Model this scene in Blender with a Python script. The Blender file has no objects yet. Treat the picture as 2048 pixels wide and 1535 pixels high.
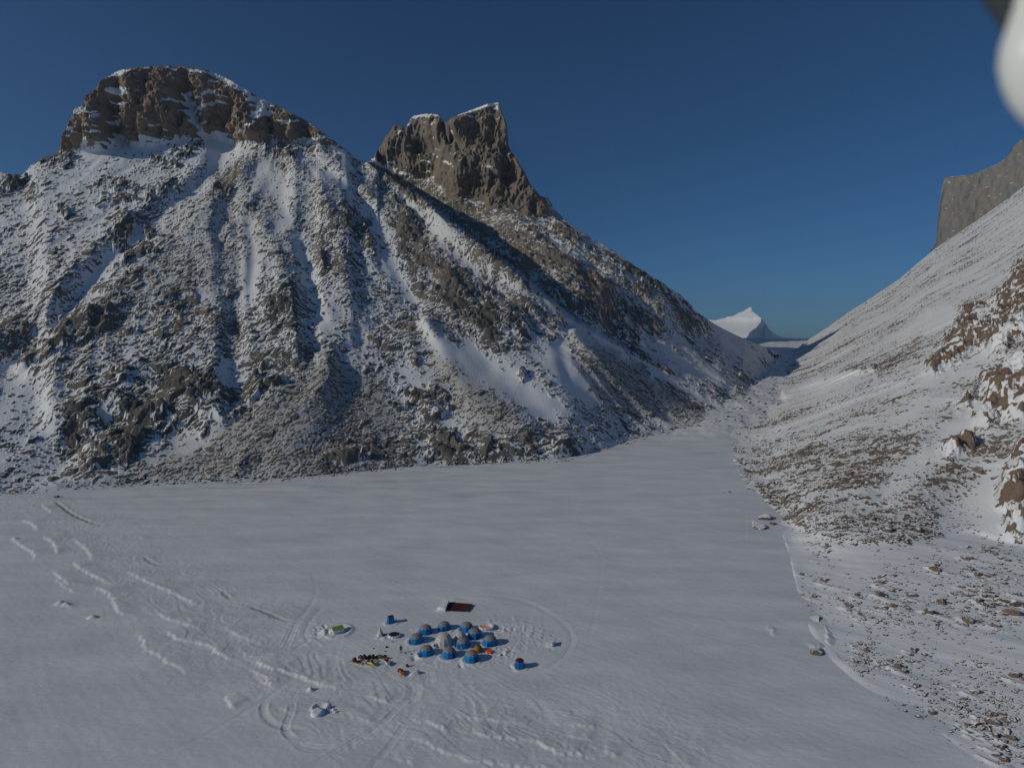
import bpy, bmesh, math, random, time
import numpy as np
from mathutils import Vector, Matrix

T0 = time.time()
f32 = np.float32
# ------------------------------------------------------------------ image frame
# The terrain is built as depth along camera rays: a bearing u = X/Y and a rise t = (Z-70)/Y
# are taken from image pixels for foot lines, ridge lines and gullies, then turned into metres.
F, CX, CY = 1198.0, 1024.0, 767.5
TH = math.radians(4.3)
CAMZ = 70.0
cT, sT = math.cos(TH), math.sin(TH)

def px2ut(px, py):
    px = np.asarray(px, float); py = np.asarray(py, float)
    a = (px - CX) / F; b = -(py - CY) / F
    yd = cT + b * sT
    return a / yd, (-sT + b * cT) / yd

def ut2px(u, t):
    zc = cT - t * sT
    return CX + F * u / zc, CY - F * (sT + t * cT) / zc

def lake_xy(px, py, z=0.0):
    u, t = px2ut(px, py)
    Y = (z - CAMZ) / t
    return u * Y, Y

# ------------------------------------------------------------------ noise
_rng = np.random.RandomState(7)
_ga = _rng.rand(512) * 2 * np.pi
_GX = np.cos(_ga).astype(f32); _GY = np.sin(_ga).astype(f32)
_g3 = _rng.randn(512, 3); _g3 /= np.linalg.norm(_g3, axis=1)[:, None]
_G3 = _g3.astype(f32)
_PERM = np.concatenate([_rng.permutation(512)] * 3).astype(np.int32)

def perlin2(x, y, seed=0):
    x = np.asarray(x, f32); y = np.asarray(y, f32)
    xi = np.floor(x); yi = np.floor(y)
    fx = x - xi; fy = y - yi
    xi = (xi.astype(np.int32) + seed * 37) & 511; yi = (yi.astype(np.int32) + seed * 91) & 511
    ux = fx * fx * fx * (fx * (fx * 6 - 15) + 10); uy = fy * fy * fy * (fy * (fy * 6 - 15) + 10)
    a = _PERM[xi]; b = _PERM[(xi + 1) & 511]
    h = _PERM[a + yi]; n00 = _GX[h] * fx + _GY[h] * fy
    h = _PERM[b + yi]; n10 = _GX[h] * (fx - 1) + _GY[h] * fy
    y1 = (yi + 1) & 511
    h = _PERM[a + y1]; n01 = _GX[h] * fx + _GY[h] * (fy - 1)
    h = _PERM[b + y1]; n11 = _GX[h] * (fx - 1) + _GY[h] * (fy - 1)
    n0 = n00 + ux * (n10 - n00); n1 = n01 + ux * (n11 - n01)
    return (n0 + uy * (n1 - n0)) * f32(1.6)

def perlin3(x, y, z, seed=0):
    x = np.asarray(x, f32); y = np.asarray(y, f32); z = np.asarray(z, f32)
    xi = np.floor(x); yi = np.floor(y); zi = np.floor(z)
    fx = x - xi; fy = y - yi; fz = z - zi
    xi = (xi.astype(np.int32) + seed * 37) & 511; yi = yi.astype(np.int32) & 511; zi = zi.astype(np.int32) & 511
    s = lambda q: q * q * q * (q * (q * 6 - 15) + 10)
    ux, uy, uz = s(fx), s(fy), s(fz)
    out = None
    for dz in (0, 1):
        for dy in (0, 1):
            row = None
            for dx in (0, 1):
                h = _PERM[_PERM[_PERM[(xi + dx) & 511] + ((yi + dy) & 511)] + ((zi + dz) & 511)]
                g = _G3[h]
                n = g[..., 0] * (fx - dx) + g[..., 1] * (fy - dy) + g[..., 2] * (fz - dz)
                row = n if row is None else row + ux * (n - row)
            pl = row if dy == 0 else pl + uy * (row - pl)
        out = pl if dz == 0 else out + uz * (pl - out)
    return out * f32(1.5)

def fbm2(x, y, octs=4, seed=0, gain=.5, lac=2.03):
    r = 0; a = 1.0; tot = 0
    for k in range(octs):
        r = r + f32(a) * perlin2(x, y, seed + k); tot += a * a
        x = x * f32(lac) + 17.3; y = y * f32(lac) - 9.1; a *= gain
    return r / f32(math.sqrt(tot))

def cells2(x, y, seed=0):
    """distance to the nearest and second nearest scattered point, and that point's random number"""
    x = np.asarray(x, f32); y = np.asarray(y, f32)
    xi = np.floor(x).astype(np.int32); yi = np.floor(y).astype(np.int32)
    f1 = np.full(x.shape, 9, f32); f2 = f1.copy(); idn = np.zeros(x.shape, f32)
    for dx in (-1, 0, 1):
        for dy in (-1, 0, 1):
            cx = xi + dx; cy = yi + dy
            h = _PERM[_PERM[(cx + seed * 37) & 511] + ((cy + seed * 91) & 511)]
            h2 = _PERM[h + 77]
            qx = cx + (h.astype(f32) / 512) - x; qy = cy + (h2.astype(f32) / 512) - y
            d = np.sqrt(qx * qx + qy * qy)
            near = d < f1
            f2 = np.where(near, f1, np.minimum(f2, d))
            idn = np.where(near, _PERM[h2 + 5].astype(f32) / 512, idn)
            f1 = np.where(near, d, f1)
    return f1, f2, idn

def sstep(x, a, b):
    q = np.clip((x - a) / (b - a), 0, 1)
    return q * q * (3 - 2 * q)

# ------------------------------------------------------------------ sheets painted in image pixels (coarse maps of what covers the slopes)
GX0, GX1, GY0, GY1, GS = -440, 2500, -80, 1780, 4
_gx = np.arange(GX0, GX1, GS, dtype=f32); _gy = np.arange(GY0, GY1, GS, dtype=f32)
MX, MY = np.meshgrid(_gx, _gy)

def blur(m, r):
    r = r / GS
    if r < .5: return m
    n = int(r * 2.5) + 1
    k = np.exp(-.5 * (np.arange(-n, n + 1) / r) ** 2); k = (k / k.sum()).astype(f32)
    p = np.pad(m, ((n, n), (0, 0)), mode='edge')
    o = sum(k[i] * p[i:i + m.shape[0]] for i in range(2 * n + 1))
    p = np.pad(o, ((0, 0), (n, n)), mode='edge')
    return sum(k[i] * p[:, i:i + m.shape[1]] for i in range(2 * n + 1))

def poly(pts, b=6):
    ins = np.zeros(MX.shape, bool)
    n = len(pts)
    for i in range(n):
        x0, y0 = pts[i]; x1, y1 = pts[(i + 1) % n]
        if y0 == y1: continue
        c = ((y0 > MY) != (y1 > MY)) & (MX < (x1 - x0) * (MY - y0) / (y1 - y0) + x0)
        ins ^= c
    return blur(ins.astype(f32), b)

def sdist(pts, pad=160):
    """distance to a line of (x, y, width) divided by the width there, and the signed side"""
    best = np.full(MX.shape, 9999, f32); side = np.zeros(MX.shape, f32)
    for (x0, y0, w0), (x1, y1, w1) in zip(pts[:-1], pts[1:]):
        dx, dy = x1 - x0, y1 - y0; L2 = dx * dx + dy * dy + 1e-6
        q = np.clip(((MX - x0) * dx + (MY - y0) * dy) / L2, 0, 1)
        ex = MX - x0 - q * dx; ey = MY - y0 - q * dy
        d = np.sqrt(ex * ex + ey * ey) / (w0 + q * (w1 - w0))
        s = np.sign(dx * ey - dy * ex)
        m = d < best
        best = np.where(m, d, best); side = np.where(m, s, side)
    return best, side

def line(pts, w=None):
    if w is not None: pts = [(p[0], p[1], w) for p in pts]
    d, _ = sdist(pts)
    return np.exp(-d * d).astype(f32)

def wline(*flat):
    return [tuple(flat[i:i + 3]) for i in range(0, len(flat), 3)]

def samp(m, px, py):
    gx = np.clip((px - GX0) / GS, 0, m.shape[1] - 1.01); gy = np.clip((py - GY0) / GS, 0, m.shape[0] - 1.01)
    ix = gx.astype(np.int32); iy = gy.astype(np.int32)
    fx = (gx - ix).astype(f32); fy = (gy - iy).astype(f32)
    a = m[iy, ix]; b = m[iy, ix + 1]; c = m[iy + 1, ix]; d = m[iy + 1, ix + 1]
    return a + fx * (b - a) + fy * (c + fx * (d - c) - a - fx * (b - a))

def smooth1(a, sig):
    n = int(sig * 3) + 1
    k = np.exp(-.5 * (np.arange(-n, n + 1) / sig) ** 2); k /= k.sum()
    p = np.concatenate([2 * a[0] - a[n:0:-1], a, 2 * a[-1] - a[-2:-n - 2:-1]])
    return np.convolve(p, k, 'valid')

def curve_ut(pts, ug):
    u, t = px2ut([p[0] for p in pts], [p[1] for p in pts])
    o = np.argsort(u)
    return np.interp(ug, u[o], t[o])

# ------------------------------------------------------------------ the valley floor, flat lake then a slow rise to the pass
FLOOR = [(400., 0.), (430., 2.), (470., 5.5), (540., 13.), (690., 22.5), (1000., 38.), (1450., 55.), (1800., 70.8)]
_ft = np.array([(z - CAMZ) / y for y, z in FLOOR]); _fy = np.log([p[0] for p in FLOOR])
def floor_Y(t):
    """distance at which the valley floor is met on a sight line of rise t"""
    t = np.asarray(t, float)
    return np.where(t < _ft[0], -CAMZ / np.minimum(t, -.02), np.exp(np.interp(t, _ft, _fy)))

# ------------------------------------------------------------------ materials
def mat(name):
    m = bpy.data.materials.new(name); m.use_nodes = True
    nt = m.node_tree
    for n in list(nt.nodes): nt.nodes.remove(n)
    out = nt.nodes.new('ShaderNodeOutputMaterial')
    b = nt.nodes.new('ShaderNodeBsdfPrincipled')
    nt.links.new(b.outputs[0], out.inputs['Surface'])
    return m, nt, b

def N(nt, typ, **kw):
    n = nt.nodes.new(typ)
    for k, v in kw.items():
        if k.startswith('i_'):
            n.inputs[k[2:].replace('_', ' ')].default_value = v
        else:
            setattr(n, k, v)
    return n

def mathn(nt, op, a, b=None, c=None, clamp=False):
    n = nt.nodes.new('ShaderNodeMath'); n.operation = op; n.use_clamp = clamp
    for i, v in enumerate((a, b, c)):
        if v is None: continue
        if isinstance(v, (int, float)): n.inputs[i].default_value = v
        else: nt.links.new(v, n.inputs[i])
    return n.outputs[0]

def mixc(nt, fac, a, b):
    n = nt.nodes.new('ShaderNodeMix'); n.data_type = 'RGBA'
    for sock, v in ((n.inputs[0], fac), (n.inputs[6], a), (n.inputs[7], b)):
        if isinstance(v, (int, float)): sock.default_value = v
        elif isinstance(v, tuple): sock.default_value = v if len(v) == 4 else (*v, 1)
        else: nt.links.new(v, sock)
    return n.outputs[2]

def noise_tex(nt, vec, scale, detail=4, rough=.55, dist=0):
    n = nt.nodes.new('ShaderNodeTexNoise')
    n.inputs['Scale'].default_value = scale; n.inputs['Detail'].default_value = detail
    n.inputs['Roughness'].default_value = rough; n.inputs['Distortion'].default_value = dist
    nt.links.new(vec, n.inputs['Vector'])
    return n.outputs['Fac']

def ramp(nt, fac, stops):
    n = nt.nodes.new('ShaderNodeValToRGB')
    cr = n.color_ramp
    while len(cr.elements) < len(stops): cr.elements.new(.5)
    for e, (p, c) in zip(cr.elements, stops):
        e.position = p; e.color = (*c, 1) if len(c) == 3 else c
    nt.links.new(fac, n.inputs[0])
    return n.outputs[0]

SNOW = (.80, .82, .85)

def terrain_material(name, fine=1.0, rockA=(.18, .16, .138), rockB=(.285, .215, .16), rockC=(.105, .104, .088), snow_bump=.35, soft=.10):
    m, nt, b = mat(name)
    tc = N(nt, 'ShaderNodeTexCoord').outputs['Object']
    rock = N(nt, 'ShaderNodeAttribute', attribute_name='rock').outputs['Fac']
    tint = N(nt, 'ShaderNodeAttribute', attribute_name='tint').outputs['Fac']
    n1 = noise_tex(nt, tc, .55 * fine, 5, .62)
    n2 = noise_tex(nt, tc, .035 * fine, 5, .6)
    n3 = noise_tex(nt, tc, 1.6 * fine, 4, .65)
    r = mathn(nt, 'ADD', rock, mathn(nt, 'MULTIPLY', mathn(nt, 'SUBTRACT', n1, .5), .55))
    mr = N(nt, 'ShaderNodeMapRange', interpolation_type='SMOOTHSTEP')
    mr.inputs['From Min'].default_value = .5 - soft; mr.inputs['From Max'].default_value = .5 + soft
    nt.links.new(r, mr.inputs['Value'])
    fac = mr.outputs['Result']
    tt = mathn(nt, 'ADD', tint, mathn(nt, 'MULTIPLY', mathn(nt, 'SUBTRACT', n2, .5), 1.1), clamp=True)
    col = ramp(nt, tt, [(0.0, rockC), (.42, rockA), (.75, rockB), (1.0, tuple(c * 1.25 for c in rockB))])
    var = mathn(nt, 'MULTIPLY_ADD', n3, 1.1, .45)
    mul = nt.nodes.new('ShaderNodeMix'); mul.data_type = 'RGBA'; mul.blend_type = 'MULTIPLY'; mul.inputs[0].default_value = 1
    nt.links.new(col, mul.inputs[6]); nt.links.new(var, mul.inputs[7])
    sn = mixc(nt, noise_tex(nt, tc, .02, 3, .5), (.77, .79, .83), (.83, .845, .87))
    da = N(nt, 'ShaderNodeAttribute', attribute_name='dust').outputs['Fac']
    dn = mathn(nt, 'MULTIPLY', da, mathn(nt, 'MULTIPLY_ADD', n1, 1.5, .25))
    dust = mathn(nt, 'MULTIPLY_ADD', mathn(nt, 'POWER', rock, 1.3), .35, dn, clamp=True)
    sn = mixc(nt, dust, sn, (.34, .315, .285))
    c = mixc(nt, fac, sn, mul.outputs[2])
    nt.links.new(c, b.inputs['Base Color'])
    b.inputs['Roughness'].default_value = .8
    b.inputs['Specular IOR Level'].default_value = .2
    bp = N(nt, 'ShaderNodeBump'); bp.inputs['Distance'].default_value = .5
    hh = mathn(nt, 'MULTIPLY', n3, mathn(nt, 'MULTIPLY_ADD', fac, 1.0, snow_bump * .3))
    nt.links.new(hh, bp.inputs['Height']); bp.inputs['Strength'].default_value = .8
    nt.links.new(bp.outputs[0], b.inputs['Normal'])
    return m

# ------------------------------------------------------------------ mesh from a grid
def grid_mesh(name, X, Y, Z, material, attrs=None, facemask=None, kind='structure', smooth=True):
    nr, nc = X.shape
    idx = np.arange(nr * nc, dtype=np.int32).reshape(nr, nc)
    q = np.stack([idx[:-1, :-1], idx[:-1, 1:], idx[1:, 1:], idx[1:, :-1]], -1).reshape(-1, 4)
    if facemask is not None:
        q = q[facemask.reshape(-1)]
        used = np.zeros(nr * nc, bool); used[q.ravel()] = True
        remap = np.cumsum(used).astype(np.int32) - 1
        q = remap[q]
    else:
        used = slice(None)
    co = np.stack([X, Y, Z], -1).reshape(-1, 3)[used].astype(f32)
    me = bpy.data.meshes.new(name)
    nv, nf = len(co), len(q)
    me.vertices.add(nv); me.vertices.foreach_set('co', co.ravel())
    me.loops.add(nf * 4); me.loops.foreach_set('vertex_index', q.ravel().astype(np.int32))
    me.polygons.add(nf)
    me.polygons.foreach_set('loop_start', np.arange(0, nf * 4, 4, dtype=np.int32))
    me.polygons.foreach_set('use_smooth', np.full(nf, smooth, bool))
    for k, v in (attrs or {}).items():
        a = me.attributes.new(k, 'FLOAT', 'POINT')
        a.data.foreach_set('value', np.ascontiguousarray(v.reshape(-1)[used], dtype=f32))
    me.update(calc_edges=True)
    me.materials.append(material)
    o = bpy.data.objects.new(name, me); bpy.context.scene.collection.objects.link(o)
    if kind: o['kind'] = kind
    return o

# ================================================================== THE MOUNTAIN WITH ITS HORN
STEP = 1.3
FOOT_L = [(-420, 1030), (-300, 1012), (0, 990), (150, 977), (330, 966), (560, 960), (700, 946), (800, 936), (1000, 926),
          (1140, 920), (1200, 902), (1300, 872), (1440, 838), (1500, 800), (1540, 760), (1575, 716), (1640, 690)]
SIL_L = [(-420, 520), (-300, 470), (-150, 395), (-60, 350), (0, 343), (25, 352), (45, 350), (62, 330), (85, 318), (112, 308), (128, 292), (140, 272), (150, 245),
         (160, 222), (178, 205), (192, 180), (205, 165), (225, 152), (250, 141), (280, 137), (330, 134), (370, 133), (420, 142), (455, 157),
         (480, 172), (510, 190), (550, 210), (585, 228), (605, 238), (620, 246), (650, 268), (672, 284), (690, 300), (715, 318), (738, 326),
         (750, 312), (762, 290), (772, 272), (782, 262), (789, 250), (803, 252), (812, 256), (820, 240), (828, 232), (850, 229), (868, 228),
         (880, 232), (886, 244), (892, 246), (905, 236), (940, 222), (970, 211), (996, 206), (1000, 210), (1004, 222), (1010, 240), (1015, 256), (1017, 290), (1020, 300), (1030, 312), (1048, 342), (1062, 372),
         (1080, 392), (1095, 396), (1110, 420), (1140, 448), (1180, 472), (1230, 502), (1270, 532), (1310, 556), (1345, 580), (1362, 590), (1378, 604),
         (1390, 622), (1405, 632), (1425, 645), (1460, 664), (1500, 682), (1540, 698), (1575, 708), (1640, 690)]
# crest of the front mountain where it stands before the horn
CREST_A = [(600, 236), (690, 300), (738, 327), (800, 372), (870, 425), (950, 485), (1050, 565), (1150, 645), (1250, 700), (1340, 745)]

def base_left():
    # ---- steepness
    S = np.full(MX.shape, .70, f32)
    S += (MY > 700) * 0; S = S - .10 * sstep(MY, 700, 960) + .06 * sstep(MY, 650, 350) * (MX < 760)
    S = S - .24 * sstep(MY - np.interp(MX, [p[0] for p in FOOT_L], [p[1] for p in FOOT_L]), -120, 0)
    # the flank swings round into the side valley: less and less climb along a bearing
    S_end = smooth1(np.interp(_gx, [500, 800, 900, 1000, 1100, 1200, 1300, 1400, 1500, 1600], [.90, .78, .71, .63, .54, .46, .38, .27, .16, .10]), 18).astype(f32)[None]
    S = -.06 * np.log(np.exp(-S / .06) + np.exp(-S_end / .06)) + .02
    S = S - .14 * np.clip((MX - 1100) / 120, 0, 1) * sstep(MY - np.interp(MX, [p[0] for p in FOOT_L], [p[1] for p in FOOT_L]), -60, -5)
    S = np.maximum(S, .03)
    cliffA = poly([(118, 306), (60, 200), (250, 60), (420, 60), (700, 200), (690, 302), (640, 288), (600, 282), (547, 277), (533, 287), (470, 282), (430, 275),
                   (396, 279), (376, 270), (345, 282), (308, 289), (273, 290), (252, 276), (238, 288), (200, 297), (165, 302), (130, 300)], 4)
    cliffB = poly([(738, 330), (700, 200), (1020, 150), (1040, 310), (1085, 390), (1100, 430), (1060, 436), (1020, 412), (985, 420), (950, 392), (915, 398), (880, 370), (850, 352), (800, 366)], 5)
    cliff = np.maximum(cliffA, cliffB)
    wv = perlin2(MX / 45, MY / 30, 13) * 9
    led = perlin2(MX / 70 + 3, (MY + wv + .10 * MX * (MX < 700) - .25 * MX * (MX >= 700)) / 13, 3)
    ledge = sstep(led, .34, .60) * (1 - poly([(890, 240), (1000, 190), (1030, 300), (960, 330), (905, 270)], 6))
    S = S + cliffA * (1.55 - 1.25 * ledge) * (cliffA >= cliffB) + cliffB * (cliffB > cliffA) * (1.55 - .95 * sstep(MY + .0 * MX, 300, 400) - .35 * ledge)
    S += cliff * sstep(MY, 175, 130) * (-.9) * (MX < 720)       # rounded summit
    S += poly([(890, 240), (1000, 190), (1030, 300), (960, 300), (905, 270)], 4) * 1.8   # the horn itself
    # lower crag bands
    for c, a in ((wline(120, 860, 26, 250, 830, 26, 430, 850, 22), .8), (wline(590, 725, 14, 500, 715, 12), .8), (wline(650, 697, 10, 700, 690, 10), .7),
                 (wline(900, 500, 34, 1050, 590, 34, 1200, 640, 20), .55), (wline(1240, 590, 26, 1330, 640, 24, 1400, 660, 14), .55), (wline(600, 420, 20, 690, 450, 16), .4)):
        S += line(c) * a
    # ---- relief (fraction of the distance, towards the camera, along its rays)
    P = np.zeros(MX.shape, f32)
    # the great couloir on the left of the mountain
    gul = wline(398, 215, 10, 412, 262, 14, 440, 300, 30, 425, 345, 26, 395, 390, 28, 330, 440, 34, 285, 490, 36, 215, 535, 30, 170, 585, 26, 135, 635, 24, 95, 680, 28, 20, 735, 34)
    P -= .019 * line(gul)
    rib1 = wline(545, 280, 16, 480, 335, 18, 437, 380, 20, 342, 470, 24, 239, 562, 26, 150, 650, 26, 70, 735, 26)
    P += .012 * line(rib1)
    ribl = wline(400, 330, 14, 350, 380, 16, 250, 430, 20, 190, 500, 20, 100, 590, 24, 0, 680, 26)
    P += .010 * line(ribl)
    # central fall-line ribs and gullies
    gl = [wline(520, 340, 22, 555, 380, 30, 575, 440, 26, 545, 460, 18), wline(500, 450, 16, 508, 520, 14, 500, 580, 14, 506, 640, 16),
          wline(590, 470, 14, 608, 520, 16, 628, 590, 18, 645, 640, 14), wline(690, 370, 14, 735, 420, 18, 772, 480, 18, 800, 560, 16, 850, 640, 18, 880, 690, 26, 960, 740, 40),
          wline(640, 330, 10, 700, 380, 14, 740, 430, 14), wline(800, 400, 12, 870, 470, 16, 960, 545, 14, 1060, 640, 16, 1090, 700, 26),
          wline(960, 470, 10, 1050, 540, 14, 1090, 600, 14, 1160, 660, 14, 1290, 735, 12, 1390, 790, 14, 1450, 822, 14),
          wline(1000, 560, 12, 1070, 600, 16, 1120, 650, 16, 1180, 690, 12), wline(1100, 480, 10, 1200, 545, 12, 1290, 605, 12, 1330, 640, 10),
          wline(1290, 680, 12, 1380, 735, 14, 1460, 780, 12), wline(880, 690, 24, 960, 740, 36, 1050, 800, 40, 1090, 830, 30),
          wline(1120, 690, 14, 1140, 760, 16, 1190, 810, 14)]
    for g in gl: P -= .0095 * line(g)
    rl = [wline(640, 300, 10, 740, 385, 16, 800, 440, 16, 870, 520, 18, 930, 600, 22, 960, 640, 20), wline(740, 327, 8, 800, 372, 10, 870, 425, 12, 960, 500, 16, 1060, 580, 18, 1120, 640, 16),
          wline(560, 300, 12, 640, 380, 16, 680, 470, 16, 690, 560, 18, 720, 640, 20), wline(530, 450, 12, 560, 520, 16, 570, 600, 18, 590, 690, 20),
          wline(460, 460, 16, 460, 560, 18, 440, 640, 20), wline(1010, 420, 14, 1100, 500, 16, 1200, 580, 16, 1280, 650, 16), wline(1110, 450, 10, 1230, 520, 12, 1340, 600, 12, 1390, 650, 10),
          wline(850, 640, 12, 920, 700, 18, 990, 780, 22, 1050, 850, 26), wline(1120, 660, 10, 1190, 700, 18, 1300, 760, 24, 1430, 832, 26),
          wline(650, 720, 20, 640, 800, 36, 560, 900, 44), wline(600, 745, 16, 500, 850, 30, 380, 930, 34)]
    for g in rl: P += .0085 * line(g)
    # scree fans spread out over the foot
    for g, a_ in ((wline(655, 725, 22, 640, 800, 60, 600, 880, 110, 560, 955, 150), .021), (wline(852, 645, 12, 900, 720, 26, 960, 800, 44, 1010, 860, 60), .028), (wline(1150, 665, 10, 1200, 720, 26, 1290, 790, 46, 1380, 845, 60), .030), (wline(1480, 760, 20, 1460, 800, 40), .02), (wline(300, 880, 40, 280, 960, 80), .016)):
        P += a_ * line(g)
    # cliffs: buttresses and clefts
    bt = [(200, 262, 34, 36, .030), (185, 215, 24, 30, .010), (262, 205, 26, 44, .016), (330, 215, 34, 50, .022), (296, 255, 22, 24, .014), (445, 190, 30, 40, .014), (505, 250, 34, 34, .024),
          (575, 262, 30, 22, .014), (385, 262, 14, 18, .012), (640, 275, 26, 18, .012),
          (862, 258, 36, 34, .05), (930, 335, 34, 42, .06), (805, 285, 26, 36, .03), (835, 335, 30, 26, .03), (985, 330, 20, 26, .03), (775, 300, 14, 20, .015), (1005, 270, 14, 40, .02)]
    for x, y, rx, ry, a in bt:
        P += a * np.exp(-(np.abs((MX - x) / rx) ** 2.6 + np.abs((MY - y) / ry) ** 2.6))
    cl = [wline(232, 200, 6, 238, 262, 9, 250, 285, 10), wline(385, 170, 8, 392, 230, 10, 405, 265, 10), wline(300, 150, 6, 303, 235, 6), wline(540, 210, 6, 545, 270, 7), wline(420, 150, 6, 465, 175, 6),
          wline(890, 250, 9, 905, 300, 11, 960, 345, 10), wline(770, 320, 16, 800, 345, 14, 850, 362, 10), wline(885, 340, 8, 880, 372, 10), wline(940, 300, 8, 968, 330, 8)]
    for c in cl: P -= .009 * line(c)
    hp = poly([(890, 243), (996, 205), (1018, 290), (1022, 310), (960, 330), (925, 300)], 5)
    P += hp * (.085 * np.clip((985 - MX) / 90, 0, 1) - .02) - .03 * line(wline(893, 256, 10, 905, 280, 12, 935, 300, 12))
    # ---- cover: share of bare rock
    R = np.full(MX.shape, .50, f32)
    def setp(pts, v, b=12, a=1.0):
        nonlocal R
        m = poly(pts, b) * a; R = R + m * (v - R)
    setp([(-440, 300), (120, 300), (390, 280), (430, 330), (330, 440), (180, 560), (60, 680), (-440, 900)], .30, 16)
    setp([(420, 400), (560, 300), (700, 310), (760, 420), (850, 560), (850, 680), (700, 700), (450, 700), (200, 760), (130, 740), (330, 500)], .60, 18)
    setp([(740, 330), (1100, 420), (1410, 640), (1420, 660), (1300, 670), (1180, 640), (1050, 690), (930, 700), (820, 600), (780, 450)], .76, 14)
    setp([(860, 370), (1040, 400), (1110, 440), (1240, 530), (1180, 540), (1060, 480), (960, 450)], .84, 10)
    setp([(980, 500), (1100, 500), (1250, 570), (1400, 640), (1410, 664), (1290, 664), (1160, 620), (1040, 570)], .86, 12)
    setp([(745, 330), (800, 352), (870, 366), (960, 396), (1060, 430), (1110, 436), (1240, 528), (1200, 540), (1080, 500), (960, 480), (870, 424), (800, 372)], .93, 7)
    setp([(690, 310), (738, 330), (830, 400), (900, 440), (930, 480), (870, 470), (800, 420), (730, 370)], .38, 8)      # pale snow along the crest
    setp([(1030, 300), (1100, 420), (1240, 520), (1380, 620), (1340, 610), (1200, 540), (1060, 440), (1010, 380)], .66, 8)
    setp([(-440, 760), (60, 760), (120, 800), (130, 900), (180, 985), (-440, 1000)], .22, 20)
    setp([(110, 740), (300, 720), (430, 760), (445, 860), (300, 880), (200, 940), (130, 900)], .62, 10)
    setp([(640, 705), (760, 760), (820, 880), (720, 950), (330, 970), (180, 975), (400, 880), (540, 790)], .66, 12)      # talus fan
    setp([(440, 850), (520, 790), (470, 770), (430, 780), (440, 860), (300, 905), (180, 950), (170, 960), (330, 930), (420, 890)], .34, 7)
    setp([(840, 632), (885, 640), (960, 730), (1050, 830), (1040, 860), (960, 870), (860, 790), (862, 700)], .66, 8)     # second fan
    setp([(750, 730), (870, 700), (860, 790), (800, 790)], .18, 10)
    setp([(900, 670), (950, 690), (1090, 790), (1150, 815), (1090, 850), (1060, 840), (1000, 775)], .07, 9)
    setp([(1130, 660), (1190, 672), (1300, 745), (1440, 835), (1400, 850), (1210, 830), (1150, 740)], .72, 8)            # third fan
    setp([(1112, 668), (1140, 690), (1150, 740), (1195, 810), (1170, 812), (1105, 760), (1085, 720)], .05, 7)
    setp([(700, 800), (900, 840), (1100, 845), (1260, 850), (1420, 850), (1300, 885), (1140, 920), (800, 936), (720, 950), (730, 880)], .48, 10)
    setp([(620, 935), (740, 870), (900, 850), (960, 880), (860, 935), (700, 950)], .64, 12)
    setp([(1280, 670), (1420, 660), (1600, 705), (1560, 740), (1500, 800), (1440, 830), (1330, 740)], .30, 10)
    setp([(1395, 768), (1450, 762), (1500, 795), (1440, 800)], .85, 5)
    setp([(1330, 560), (1400, 640), (1300, 670), (1240, 620), (1260, 570)], .80, 8)
    setp([(1300, 600), (1420, 640), (1440, 668), (1330, 672)], .72, 6)
    setp([(880, 800), (1050, 850), (1090, 870), (960, 860)], .25, 10)
    setp([(430, 700), (560, 690), (480, 790), (430, 780)], .16, 9)
    setp([(500, 693), (600, 700), (640, 720), (610, 740), (520, 735), (465, 718)], .75, 6)
    setp([(585, 690), (640, 660), (720, 690), (640, 710)], .60, 7)
    setp([(1050, 858), (1100, 850), (1080, 880), (1030, 880)], .7, 6)
    def sl(pts, amt):
        nonlocal R
        m = line(pts); R = R * (1 - amt * m)
    def rk(pts, amt):
        nonlocal R
        m = line(pts); R = R + (1 - R) * amt * m
    for g, a in zip(gl, (.85, .8, .85, .8, .45, .5, .6, .85, .5, .75, .9, .7)): sl(g, a)
    sl(gul, .92)
    sl(wline(410, 300, 30, 470, 300, 36, 520, 300, 20), .75); sl(wline(250, 278, 14, 310, 292, 16, 365, 284, 14), .9); sl(wline(150, 310, 12, 210, 308, 12, 290, 300, 12), .7)
    sl(wline(610, 310, 10, 660, 316, 12, 700, 335, 10), .45); sl(wline(600, 335, 14, 650, 345, 12), .3)
    sl(wline(1190, 668, 7, 1290, 732, 7, 1390, 785, 9, 1445, 822, 8), .85); sl(wline(1260, 640, 8, 1330, 690, 9, 1440, 750, 10), .4)
    sl(wline(300, 930, 8, 410, 885, 10, 440, 860, 9), .6)
    for p in ((505, 545, 14), (640, 560, 18), (660, 655, 16), (860, 560, 12), (1000, 660, 14), (1040, 720, 18), (300, 600, 16), (420, 590, 22), (450, 740, 22)):
        m = np.exp(-((MX - p[0]) ** 2 + (MY - p[1]) ** 2) / p[2] ** 2); R *= 1 - .7 * m
    rk(rib1, .5); rk(ribl, .35)
    for g in rl[:7]: rk(g, .30)
    for c in (wline(140, 870, 16, 180, 850, 16), wline(250, 810, 20, 300, 830, 18), wline(390, 845, 16, 430, 850, 14), wline(330, 770, 18, 380, 760, 16), wline(190, 790, 16, 230, 800, 12), wline(150, 890, 12, 175, 905, 12),
              wline(1043, 752, 9, 1050, 757, 8), wline(765, 716, 9, 780, 724, 9), wline(825, 715, 8, 838, 735, 9), wline(655, 690, 12, 665, 700, 10), wline(445, 800, 10, 440, 815, 10),
              wline(90, 320, 14, 125, 315, 14, 150, 318, 10), wline(50, 385, 18, 80, 395, 14), wline(0, 400, 10, 20, 380, 10), wline(230, 500, 9, 245, 470, 10, 265, 430, 10), wline(305, 465, 10, 300, 470, 9),
              wline(120, 570, 8, 140, 555, 8), wline(120, 420, 7, 135, 425, 7), wline(230, 365, 8, 245, 370, 8), wline(640, 430, 14, 690, 450, 16, 720, 460, 14), wline(640, 480, 14, 650, 530, 14)):
        rk(c, .8)
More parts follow.
